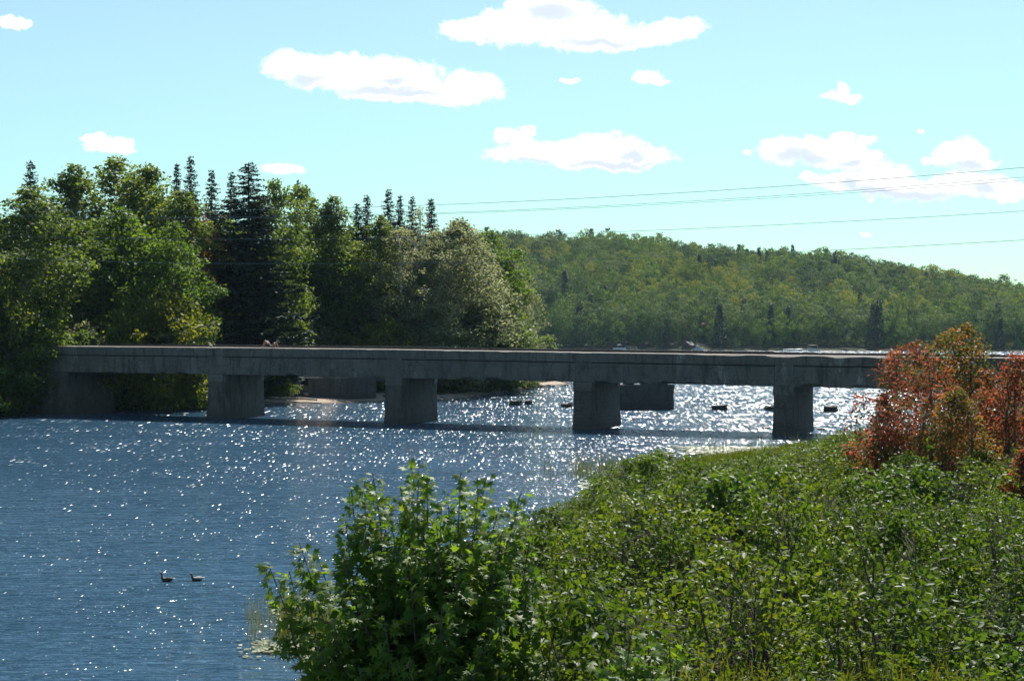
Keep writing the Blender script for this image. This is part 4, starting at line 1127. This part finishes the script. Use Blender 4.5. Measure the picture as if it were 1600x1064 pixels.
pontoon(844, 708, 6.2, 'pontoon boat with flat white canopy moored beside the blue grey boathouse', 'white', 2.7, .1)
pontoon(968, 706, 7.0, 'pontoon boat with small white sunshade on the far shore', 'white', 2.8, .2, .3)
pontoon(1270, 705, 6.6, 'pontoon boat with beige canopy at the far right of the shore', 'canvas', 3.0, -.1, .75)
pontoon(1091, 712, 5.0, 'small boat with teal canopy beside the gabled boathouse', 'teal', 2.2, .1, .4)
def dock(u0, u1, D, label):
    a = at(u0, 547, D); b_ = at(u1, 547, D); mb = MB(); r_ = empty('dock', (a.x, D, 0)); tag(r_, label, 'dock'); w = b_.x-a.x
    mb.box(0, w, -.8, .8, .55, .7); mb.build('deck', M['drift'], r_); mb = MB()
    for x in np.arange(.2, w, 2.2):
        for y in (-.7, .7): mb.box(x-.06, x+.06, y-.06, y+.06, -.5, .549)
    mb.build('leg', M['timber'], r_)
    mb = MB()
    for x in np.arange(.2, w, 2.4): mb.box(x-.03, x+.03, .62, .68, .705, 1.5)
    mb.box(.1, w, .63, .67, 1.505, 1.58); mb.build('handrail', M['white'], r_)
dock(976, 996, 711, 'long low dock with white railing right of the white sunshade boat')
for (u, D, lb, mt) in ((1232, 711, 'small open white motorboat on the far shore left of the beige canopy boat', 'white'), (1246, 713, 'small rowing boat pulled up next to the white motorboat', 'alu')):
    p = at(u, 547, D); mb = MB(); V = []
    for q in np.linspace(0, 1, 9):
        w = .85*min(1, 1.15*(1-q)**.6+.02); x = -2.3+4.6*q; sh_ = .75+.3*q*q
        V += [(x, -w, sh_), (x, -w*.6, .05), (x, w*.6, .05), (x, w, sh_), (x, w*.86, sh_-.05), (x, -w*.86, sh_-.05)]
    for i in range(8):
        for k in range(6): mb.f.append((i*6+k, (i+1)*6+k, (i+1)*6+(k+1) % 6, i*6+(k+1) % 6))
    mb.f.append(tuple(range(6))); mb.v = V
    o = mb.build('motorboat' if mt == 'white' else 'rowing_boat', M[mt], None, True); o.location = (p.x, D, -.1); o.rotation_euler = (0, 0, .3); tag(o, lb, 'boat')

# ------------------------------------------------------------------ near vegetation
def cane_shrub(seed, h, R, nst, leaves_per_m, ls, mat, tmpl=T_LEAF, tw=.35, droop=.1, name='foliage', up=.9, nr=.55, twl=4, start=.12, arc=.6):
    """multi-stemmed shrub: stems fan out, twigs along them, leaves along the twigs"""
    rng = np.random.default_rng(seed); P = []; T = []; lv = []; S = []
    mb = MB()
    for k in range(nst):
        a = rng.uniform(0, 6.283); rr = R*math.sqrt(rng.uniform(0.0, 1)); hh_ = h*rng.uniform(.62, 1.0)*(1-.25*(rr/R)**2)
        x0, y0 = rng.normal()*.12*R, rng.normal()*.12*R
        x1, y1 = rr*math.cos(a), rr*math.sin(a)
        q = np.linspace(0, 1, 7)
        px_ = x0+(x1-x0)*q**arc*1.0; py_ = y0+(y1-y0)*q**arc; pz_ = hh_*q**.92-.15*(q == 0)
        px_ = px_+rng.normal(size=7)*.02*h; py_ = py_+rng.normal(size=7)*.02*h
        pts = np.stack([px_, py_, pz_], 1); mb.tube([tuple(p) for p in pts], [max(.004, .016*h/2.2*(1-.85*w)) for w in q], 5, False)
        lvs = rng.normal()*.13
        ntw = max(4, int(hh_*9))
        for j in range(ntw):
            s = start+(1-start)*(j+rng.uniform(0, .8))/ntw
            s = min(s, 1); i0 = min(5, int(s*6)); f = s*6-i0
            b0 = pts[i0]*(1-f)+pts[i0+1]*f; dr = pts[i0+1]-pts[i0]; dr /= np.linalg.norm(dr)
            az = rng.uniform(0, 6.283); td = np.array([math.cos(az), math.sin(az), .55+.3*rng.normal()]); td /= np.linalg.norm(td)
            L_ = tw*(1.15-.75*s)*rng.uniform(.6, 1.3)*(h/2.2)**.4
            if s > .93: td = dr; L_ *= 1.2
            nl = max(3, int(L_*leaves_per_m)); w = np.linspace(.15, 1, nl)
            pp = b0+td*L_*w[:, None]; pp[:, 2] -= droop*L_*w**2
            if twl and j % 2 == 0: mb.tube([tuple(b0), tuple(pp[-1])], [.004, .0015], 3, False)
            sd_ = np.where(np.arange(nl) % 2 == 0, 1., -1.)
            side = np.cross(td, [0, 0, 1.]); side /= np.linalg.norm(side)+1e-6
            tt = td*.5+side[None, :]*sd_[:, None]*.9+rng.normal(size=(nl, 3))*.35; tt[:, 2] -= .15
            P.append(pp); T.append(tt); S.append(ls*rng.uniform(.65, 1.25, nl)*(1.1-.35*w)); lv.append(.48+lvs+.10*s+rng.normal(size=nl)*.16)
    P = np.concatenate(P); T = np.concatenate(T); n = len(P)
    N = rng.normal(size=(n, 3))*nr; N[:, 2] += up
    me = leaf_mesh(name, P, N, np.concatenate(S), mat, tmpl, np.concatenate(lv), T=T)
    return me, mb.mesh('stems', M['twig'], True)
def put(protos, name, x, y, s, label, cat, group=None, rz=0., z=None, sz=None, dz=0.):
    me, st = protos
    r_ = empty(name, (x, y, (hz(x, y)-.03 if z is None else z)+dz), rz); r_.scale = (s, s, sz or s)
    tag(r_, label, cat, group); link('foliage', me, None, r_); link('stems', st, None, r_)
    return r_
TH = [cane_shrub(400+i, 2.2, 1.25, 19, 27, .110, M['thicket' if i != 2 else 'thicket2'], up=.55, nr=.75, tw=.42) for i in range(4)]
TH2 = [cane_shrub(420+i, 2.2, 1.15, 22, 33, .082, M['thicket'], up=.55, nr=.75, tw=.42) for i in range(2)]
DS = [decid(600+i, h=2.4, base=.12, R=1.2+.1*(i % 3), prof=(prof_round, prof_oval, prof_tall)[i % 3], ncl=80, clr=.34, nl=64, ls=(.100, .088, .112, .08)[i % 4], mat=M['thicket' if i % 4 != 2 else 'thicket2'], tmpl=T_LEAF, up=.5, nr=.55, no=.65, trunks=5, limbs=44, lvspread=.4, bark=M['twig']) for i in range(6)]
WI = cane_shrub(430, 2.3, 1.1, 22, 46, .11, M['willow'], T_THIN, up=.5, nr=.7)
GR = cane_shrub(431, 1.25, .55, 20, 70, .105, M['goldenrod'], T_THIN, tw=.20, up=.4, nr=.6, arc=1.2)
RS = cane_shrub(432, 1.8, .9, 16, 24, .085, M['redleaf'])
MS = cane_shrub(433, 2.0, .9, 14, 15, .13, M['nearmaple'], T_MAPLE, tw=.4)
DW = cane_shrub(434, 2.0, 1.1, 20, 2.2, .05, M['thicket2'], tw=.7)      # nearly leafless brush
DW[1].materials.clear(); DW[1].materials.append(M['deadtwig'])
rt = random.Random(12)
GT = 'leafy shrubs of the riverside thicket'
def rsd(x, y): return float(poly_sd(np.array([x]), np.array([y]), SHORE_R)[0])
# surface the thicket should reach, from the photo: (u, v_top) of its upper outline
OUT_U = [820, 860, 900, 960, 1010, 1060, 1130, 1200, 1260, 1320, 1400, 1480, 1560, 1640, 1800]
OUT_V = [850, 800, 780, 748, 722, 722, 722, 718, 698, 682, 664, 672, 676, 680, 690]
nput = 0
def cap_at(u, y):
    vmin = float(np.interp(u, OUT_U, OUT_V))+rt.uniform(-24, 16)
    vlim = float(np.interp(y, [18, 22, 26, 32, 40, 50], [915, 855, 798, 740, 690, 670]))+rt.uniform(-25, 25)
    if abs(u-1300) < 78 and y < 29.5: vlim = max(vlim, 940)
    if abs(u-1105) < 68 and y < 22.5: vlim = max(vlim, 1015)
    if abs(u-1530) < 58 and y < 22.5: vlim = max(vlim, 1035)
    vmin = max(vmin, vlim)
    return CAMZ-(vmin-519-.004*(u-800))/F*y
for layer in (0, 1):
    Y = 19.0
    while Y < 88:
        st = (2.05 if Y < 50 else 2.2) if layer == 0 else (1.9 if Y < 50 else 2.2)
        X = -6.+(.5*st if int(Y/st) % 2 else 0)
        while X < Y*.33+2:
            x = X+rt.uniform(-.35, .35)*st; y = Y+rt.uniform(-.35, .35)*st; X += st
            d = rsd(x, y); u = x/y*F+800
            if d < .3 or u > 1690 or (y > 76 and (u > 1040 or d > 6)): continue
            if y < 24 and u < 860: continue
            if y < 44 and u < 640: continue
            if y >= 44 and u < 800: continue
            if y < 21.5 and 1080 < u < 1200: continue
            if (abs(u-1300) < 62 and 28 < y < 34) or (abs(u-1105) < 60 and 21.5 < y < 26) or (abs(u-1530) < 55 and 21.5 < y < 25.5): continue
            zg = hz(x, y); cap = cap_at(u, y)-zg
            hh_ = min(cap, 3.3)*rt.choice([.6, .8, .92, 1., 1.]) if layer == 0 else min(cap*.7, rt.uniform(.7, 1.2))
            if hh_ < .42: continue
            r = rt.random()
            if layer == 0:
                if u > 1380 and y < 34 and r < .22: pr, nm, lb, ct, gp = WI, 'willow_shrub', 'narrow leafed blue green willow shrub among the thicket at lower right', 'shrub', 'willow shrubs of the thicket'
                elif u < 960 and y > 33 and r < .30: pr, nm, lb, ct, gp = RS, 'red_shrub', 'reddish shrub at the water side edge of the thicket', 'shrub', 'red tinged shrubs of the thicket'
                else:
                    q = rt.choice([0, 1, 2, 3, 4, 5]); pr = DS[q]
                    nm, lb, ct, gp = (('dark_green_shrub', 'rounded deep green shrub of the riverside thicket', 'shrub', 'deep green shrubs of the riverside thicket') if q == 2 else
                        ('leafy_shrub', ['rounded bright green shrub of the riverside thicket', 'oval bright green shrub of the riverside thicket', '', 'rounded small leafed green shrub of the riverside thicket', 'oval large leafed green shrub of the riverside thicket', 'narrow topped bright green shrub of the riverside thicket'][q], 'shrub', 'bright green shrubs of the riverside thicket, kind %s' % 'abcdef'[q]))
                k = hh_/2.4; sc_x = max(.8, min(1.3, k*1.02))
            else:
                pr = rt.choice([TH[0], TH[3], TH2[0], TH2[1]]); nm, lb, ct, gp = 'low_shrub', 'low leafy shrub filling the gaps between the taller thicket shrubs', 'shrub', 'low shrubs filling the thicket gaps'
                k = hh_/2.2; sc_x = .85
            put(pr, nm, x, y, sc_x, lb, ct, gp, rt.uniform(0, 6.28), sz=k); nput += 1
        Y += st*.9
ES = cane_shrub(440, 1.9, .30, 6, 30, .10, M['thicket'], tw=.24)
ES2 = cane_shrub(441, 1.9, .34, 6, 26, .11, M['thicket2'], tw=.28)
for q in range(40):
    y = 21+48*rt.random()**1.2; u = rt.uniform(980, 1600); x = (u-800)/F*y; d = rsd(x, y)
    if d < 2: continue
    zg = hz(x, y); hh_ = rt.uniform(2.3, 3.3)*(1 if y < 45 else .8); vtop = 519-(zg+hh_-CAMZ)/y*F
    vl = max(float(np.interp(u, OUT_U, OUT_V))-14, float(np.interp(y, [18, 22, 26, 32, 40, 50], [880, 830, 780, 715, 680, 680])))
    if vtop < vl: hh_ = CAMZ-(vl-519)/F*y-zg
    if hh_ < .8: continue
    put(ES if q % 2 else ES2, 'tall_shoot', x, y, rt.uniform(.8, 1.1), 'slender leafy shoot rising above the surface of the riverside thicket', 'plant', 'tall shoots rising out of the thicket', rt.uniform(0, 6.28), sz=hh_/1.9)
print('thicket shrubs', nput)
# bare brush in the hollows
for (u, D, lb) in ((1300, 32.3, 'tangle of bare grey twigs in the dark hollow at the right of the thicket'), (1105, 24.8, 'tangle of bare grey twigs in the dark hollow near the bottom of the photo')):
    x = at(u, 900, D).x; 
    for q in range(3): put(DW, 'dead_brush', x+(q-1)*.75, D+(q % 2)*.5, .9, lb, 'brush', lb[:8]+'brush at '+('right' if u > 1200 else 'bottom'), q*1.3)
# tall shoots along the far edge of the thicket
for i, (u, v, D, lb) in enumerate(((884, 768, 44, 'leafy shoot with large dark leaves standing at the water edge'), (1004, 712, 60, 'tall green shoot left of the marsh grass on the thicket outline'), (1078, 712, 62, 'green shoot in front of the middle of the marsh grass'),
                                   (1186, 700, 60, 'tall green shoot right of the marsh grass'), (1265, 690, 56, 'green shoot below the fourth bridge pier'), (1320, 676, 52, 'pale topped shrub right below the fourth pier'), (1425, 668, 46, 'bright leafy shrub in front of the large red tree'))):
    p = at(u, v, D); zg = hz(p.x, D); put(TH[i % 2], 'leafy_shrub', p.x, D, .62 if i < 5 else 1.0, lb, 'shrub', None, i*1.1, sz=max(.3, (p.z-zg)/2.2))
# red and orange maples on the bank
def redtree(seed, h, R, mat, ncl=120, nl=60, ls=.115, base=.5, prof=prof_round, trunks=4, clr=.42):
    return decid(seed, h=h, base=base, R=R, prof=prof, ncl=ncl, clr=clr, nl=nl, ls=ls, mat=M[mat], tmpl=T_MAPLE if ls > .1 else T_LEAF, trunks=trunks, limbs=24, lvspread=.85, bark=M['bark'], up=.5)
for (u, v, D, w, vb, sd_, mat, lb, pf) in (
    (1425, 522, 46, 150, 705, 501, 'redleaf', 'largest red maple shrub, leaning out over the end of the bridge', prof_oval),
    (1475, 505, 50, 120, 700, 502, 'orange', 'taller orange green maple right behind the large red one', prof_oval),
    (1530, 497, 50, 75, 700, 503, 'orange', 'slender maple with the highest orange tip', prof_oval),
    (1590, 545, 46, 130, 705, 504, 'redleaf', 'red maple at the right edge of the photo', prof_round),
    (1555, 570, 48, 80, 700, 505, 'redleaf', 'smaller crimson maple between the slender one and the right edge', prof_round),
    (1385, 610, 47, 50, 690, 506, 'redleaf', 'low red branch shrub at the water side of the large red maple', prof_round),
    (1505, 600, 44, 90, 712, 507, 'orange', 'yellow green lower maple in the middle of the red maples', prof_round),
    (1598, 690, 38, 45, 760, 508, 'redleaf', 'low rusty maple shrub at the right edge below the red maples', prof_round),
    (1665, 520, 50, 140, 700, 509, 'orange', 'orange maple just beyond the right edge, only its leaves showing', prof_round)):
    p = at(u, v, D); zg = hz(p.x, D); h_ = p.z-zg
    me, tm = redtree(sd_, h_, w/F*D/2*1.16, mat, ncl=int(90+w*2.4), nl=33, ls=.098, prof=pf, base=.35, clr=.36)
    r_ = empty('red_maple_tree' if mat == 'redleaf' else 'orange_maple_tree', (p.x, D, zg-.05), sd_*1.3)
    tag(r_, lb, 'maple tree', 'autumn coloured maples on the right bank'); link('crown', me, None, r_); link('trunk', tm, None, r_)

# the big maple in the foreground centre, grown to its branch tips
def maple_clump(tips, base, D0, seed, mat, ls=.145, name='young_maple_tree', label='', tw=.42, dens=19, spreadY=1.1, leafstart=.22):
    rng = np.random.default_rng(seed); bx, by, bz = base; mb = MB(); P = []; T = []; S = []; lv = []
    for (u, v, dd) in tips:
        e = np.array(at(u, v, D0+dd))-np.array(base); q = np.linspace(0, 1, 9)
        o = rng.normal(size=2)*.12
        pts = np.stack([o[0]+(e[0]-o[0])*q**.85, o[1]+(e[1]-o[1])*q**.85, e[2]*q**1.12], 1)+np.concatenate([np.zeros((1, 3)), rng.normal(size=(7, 3))*.035, np.zeros((1, 3))])
        mb.tube([tuple(p) for p in pts], [.024*(1-.9*w)+.003 for w in q], 6, False)
        L = np.linalg.norm(e); n_tw = int(L*19); lvs = rng.normal()*.1
        for j in range(n_tw):
            s = leafstart+(1-leafstart)*(j+rng.uniform(0, .9))/n_tw; s = min(s, .999); i0 = int(s*8); f = s*8-i0
            b0 = pts[i0]*(1-f)+pts[i0+1]*f; dr = pts[i0+1]-pts[i0]; dr /= np.linalg.norm(dr)
            az = rng.uniform(0, 6.283); td = np.array([math.cos(az), math.sin(az), .5])*.8+dr*.35; td /= np.linalg.norm(td)
            tl = tw*min(1., (1-s)*1.9+.18)*rng.uniform(.55, 1.25); nl = max(3, int(tl*dens)+1); w = np.linspace(.2, 1, nl)
            pp = b0+td*tl*w[:, None]; pp[:, 2] -= .1*w**2
            mb.tube([tuple(b0), tuple(pp[-1])], [.006, .002], 4, False)
            sd = np.where(np.arange(nl) % 2 == 0, 1., -1.); side = np.cross(td, [0, 0, 1.]); side /= np.linalg.norm(side)+1e-6
            pt = side[None, :]*sd[:, None]*.06+rng.normal(size=(nl, 3))*.02
            tt = td*.4+side[None, :]*sd[:, None]*.7+rng.normal(size=(nl, 3))*.3; tt[:, 2] -= .55
            P.append(pp+pt); T.append(tt); S.append(ls*rng.uniform(.6, 1.3, nl)*(1 if s < .9 else .75)); lv.append(.45+lvs+.18*s+rng.normal(size=nl)*.15)
    P = np.concatenate(P); T = np.concatenate(T); n = len(P); N = rng.normal(size=(n, 3))*.42; N[:, 2] += .75; N[:, 1] -= .25
    me = leaf_mesh('crown', P, N, np.concatenate(S), M[mat], T_MAPLE, np.concatenate(lv), T=T)
    r_ = empty(name, base); tag(r_, label, 'tree')
    link('crown', me, None, r_); link('trunk', mb.mesh('trunk', M['bark'], True), None, r_)
    return r_
tr = random.Random(3)
tips = [(655, 718, 0), (646, 732, .3), (667, 745, -.2), (582, 738, .2), (570, 752, -.3), (548, 758, .1), (596, 775, .5), (720, 737, 0), (760, 745, .3), (748, 765, -.4), (815, 766, .3), (808, 800, -.1), (468, 848, 0), (420, 882, -.2), (452, 892, .2), (497, 872, .4),
        (540, 812, -.3), (535, 862, -.5), (610, 800, -.5), (690, 790, -.5), (700, 770, .6), (625, 760, .6), (785, 830, -.5), (780, 792, .5), (828, 840, .3), (845, 880, .0), (640, 850, -1.0), (560, 905, -1.0), (720, 860, -1.0), (800, 900, -1.0), (480, 930, -.6), (520, 965, -.9), (600, 960, -1.3), (690, 950, -1.4), (770, 980, -1.3), (500, 1010, -1.1), (850, 960, -.6), (640, 1030, -1.6), (560, 1040, -1.4), (745, 1040, -1.6), (860, 1030, -.8)]
bp = at(660, 1200, 20); bp.z = hz(bp.x, 20)
maple_clump(tips, (bp.x, 20.0, bp.z), 20, 71, 'nearmaple', label='large young maple with many upright leafy shoots in the foreground centre')
bp = at(1010, 1100, 16.5); bp.z = hz(bp.x, 16.5)
maple_clump([(1010, 985, 0), (985, 1005, -.1), (1045, 1000, .1), (940, 1035, 0), (960, 1040, -.2), (1075, 1025, .1), (1020, 1045, -.3), (1090, 1060, 0), (905, 1070, 0), (1000, 1080, -.3)], (bp.x, 16.5, bp.z), 16.5, 72, 'nearmaple', label='small maple sapling poking up at the bottom edge right of the large one', tw=.28)
# goldenrod tops along the bottom edge
for i in range(34):
    u = rt.uniform(1110, 1560); D = rt.uniform(15.0, 17.0); v = rt.uniform(965, 1035); 
    if 1230 < u < 1300: v += 25
    p = at(u, v, D); zg = hz(p.x, D); put(GR, 'goldenrod_plant', p.x, D, .8, 'yellow green goldenrod like plant at the bottom edge of the photo', 'plant', 'goldenrod plants along the bottom edge', rt.uniform(0, 6.28), sz=max(.4, (p.z-zg)/1.25))
# shade filling shrubs right at the bottom right corner
for (u, v, D, s, lb) in ((1615, 905, 25, 1.5, 'deep green shrub at the right edge, above the bottom corner'), (1480, 880, 22, 1.3, 'dark leafy shrub at the bottom right, in front of the willows'), (1560, 900, 21, 1.3, 'dark leafy shrub in the bottom right corner'), (1420, 960, 20, 1.1, 'dark leafy shrub above the goldenrod at right'), (1600, 980, 19, 1.1, 'leafy shrub cut by the right edge near the bottom corner')):
    p = at(u, v, D); put(TH[2], 'dark_green_shrub', p.x, D, s, lb, 'shrub', None, u, sz=(p.z-hz(p.x, D))/2.2)

# ------------------------------------------------------------------ reeds, marsh grass, lily pads
def blades(name, pts, hts, mat, label, cat, wdt=.012, lean=.18, seed=1, zb=None):
    rng = np.random.default_rng(seed); n = len(pts); h_ = hts
    x = pts[:, 0]; y = pts[:, 1]; z = (H(x, y) if zb is None else np.full(n, zb)); z = np.maximum(z, -.3)
    a = rng.uniform(0, 6.283, n); lx = rng.normal(size=n)*lean*h_; ly = rng.normal(size=n)*lean*h_
    wx = np.cos(a)*wdt*rng.uniform(.7, 1.4, n); wy = np.sin(a)*wdt
    V = np.stack([np.stack([x-wx, y-wy, z-.05], 1), np.stack([x+wx, y+wy, z-.05], 1), np.stack([x+lx*.35+wx*.8, y+ly*.35+wy*.8, z+h_*.6], 1), np.stack([x+lx*.35-wx*.8, y+ly*.35-wy*.8, z+h_*.6], 1), np.stack([x+lx, y+ly, z+h_], 1)], 1)
    fl_ = (np.arange(n)[:, None]*5+np.array([0, 1, 2, 3, 3, 2, 4])[None]).ravel(); cn_ = np.tile([4, 3], n)
    me = np_mesh(name, V.reshape(-1, 3), fl_, cn_); at2 = me.attributes.new('lv', 'FLOAT', 'FACE')
    at2.data.foreach_set('value', np.repeat(np.clip(.5+rng.normal(size=n)*.22, 0, 1), 2).astype(np.float32))
    me.materials.append(mat); return tag(link(name, me), label, cat, kind='stuff')
rng = np.random.default_rng(5)
def scatter(n, u0, u1, v0, v1, f=None):
    u = rng.uniform(u0, u1, n); v = rng.uniform(v0, v1, n)
    P_ = np.array([tuple(wat(a, b_))[:2] for a, b_ in zip(u, v)])
    return P_
A_ = scatter(520, 840, 1120, 700, 752); B_ = scatter(420, 895, 1000, 728, 752); C_ = scatter(300, 385, 530, 955, 1010); D_ = scatter(620, 435, 520, 975, 1000); E_ = scatter(160, 1060, 1330, 692, 712); F_2 = scatter(60, 1210, 1270, 680, 690)
P_ = np.concatenate([A_, B_, E_, F_2]); k = np.array([-9 < rsd(a, b_) < 2.5 for a, b_ in P_]) ; P_ = P_[k]
blades('reeds', P_, rng.uniform(.5, 1.3, len(P_)), M['reed'], 'sparse upright reeds standing in the shallow water beyond the thicket', 'reeds', .014, .07, 3)
P_ = np.concatenate([C_, D_]); blades('reeds', P_, rng.uniform(.6, 1.3, len(P_)), M['reed'], 'thin upright reeds in the water left of the large foreground maple', 'reeds', .008, .06, 4)
n = 70000; xx = rng.uniform(-4, 34, n); yy = rng.uniform(66, 114, n); sd_ = poly_sd(xx, yy, SHORE_R); uu = xx/yy*F+800
k = (sd_ > -.6) & (uu > 1000) & (uu < 1400) & (yy > 78) & (sd_ < 14); xx = xx[k]; yy = yy[k]
blades('marsh_grass', np.stack([xx, yy], 1), rng.uniform(.35, .8, len(xx)), M['sedge'], 'bright green marsh grass between the thicket and the lily pads', 'grass', .03, .25, 5)
n = 50000; xx = rng.uniform(5, 30, n); yy = rng.uniform(22, 75, n); sd_ = poly_sd(xx, yy, SHORE_R); uu = xx/yy*F+800
k = (sd_ > 3) & (uu > 1330) & (uu < 1700) & (yy > 32); xx = xx[k]; yy = yy[k]
blades('tall_grass', np.stack([xx, yy], 1), rng.uniform(.5, 1.2, len(xx)), M['goldenrod'], 'yellowish tall grass under the red maples on the bank', 'grass', .02, .25, 6)
n = 110000; xx = rng.uniform(4, 75, n); yy = rng.uniform(-2, 125, n); sd_ = poly_sd(xx, yy, SHORE_R); uu = xx/np.maximum(yy, .5)*F+800
k = (sd_ > 1) & (uu > 1640) & (np.hypot(xx, yy) > 7); xx = xx[k]; yy = yy[k]
blades('tall_grass', np.stack([xx, yy], 1), rng.uniform(.5, 1.3, len(xx)), M['sedge'], 'green tall grass covering the bank to the right of the thicket', 'grass', .035, .3, 16)
def pads(name, P_, r0, label, seed):
    rng = np.random.default_rng(seed); n = len(P_); k = 8
    th = np.linspace(0, 2*math.pi, k, endpoint=False); r = r0*rng.uniform(.6, 1.3, n)
    c = np.cos(th)[None]*r[:, None]; s = np.sin(th)[None]*r[:, None]; tx = rng.normal(size=n)*.10; ty = rng.normal(size=n)*.10
    V = np.stack([P_[:, 0:1]+c, P_[:, 1:2]+s, .03+rng.uniform(0, .02, (n, 1))+c*tx[:, None]+s*ty[:, None]+.01], 2).reshape(-1, 3)
    me = np_mesh(name, V, np.arange(n*k), np.full(n, k)); a2 = me.attributes.new('lv', 'FLOAT', 'FACE'); a2.data.foreach_set('value', rng.uniform(0, 1, n).astype(np.float32))
    me.materials.append(M['lily']); tag(link(name, me), label, 'lily pads', kind='stuff')
pads('lily_pads', np.concatenate([scatter(2600, 1075, 1255, 699, 711), scatter(400, 1030, 1300, 697, 714)]), .16, 'mat of pale lily pads glaring on the water in front of the fourth pier', 7)
pads('lily_pads', np.concatenate([scatter(420, 395, 520, 1003, 1022), scatter(90, 370, 530, 996, 1030)]), .055, 'pale floating leaves at the foot of the reeds beside the foreground maple', 8)
pads('lily_pads', scatter(200, 905, 985, 752, 766), .13, 'thin strip of floating leaves left of the thicket edge', 9)

# ------------------------------------------------------------------ haze
HAZE = 0.000045
if HAZE > 0:
    mb = MB(); mb.box(-1500, 1500, -60, 1800, -4.0, 220)
    m, g = newmat('haze_air'); v_ = g.n('ShaderNodeVolumePrincipled'); v_.inputs['Color'].default_value = (.55, .78, 1, 1); v_.inputs['Density'].default_value = HAZE; v_.inputs['Anisotropy'].default_value = .2
    o = g.n('ShaderNodeOutputMaterial'); g.nt.links.new(v_.outputs[0], o.inputs[1])
    tag(mb.build('haze', m), 'thin bluish air over the lake and hill', 'haze', kind='stuff')
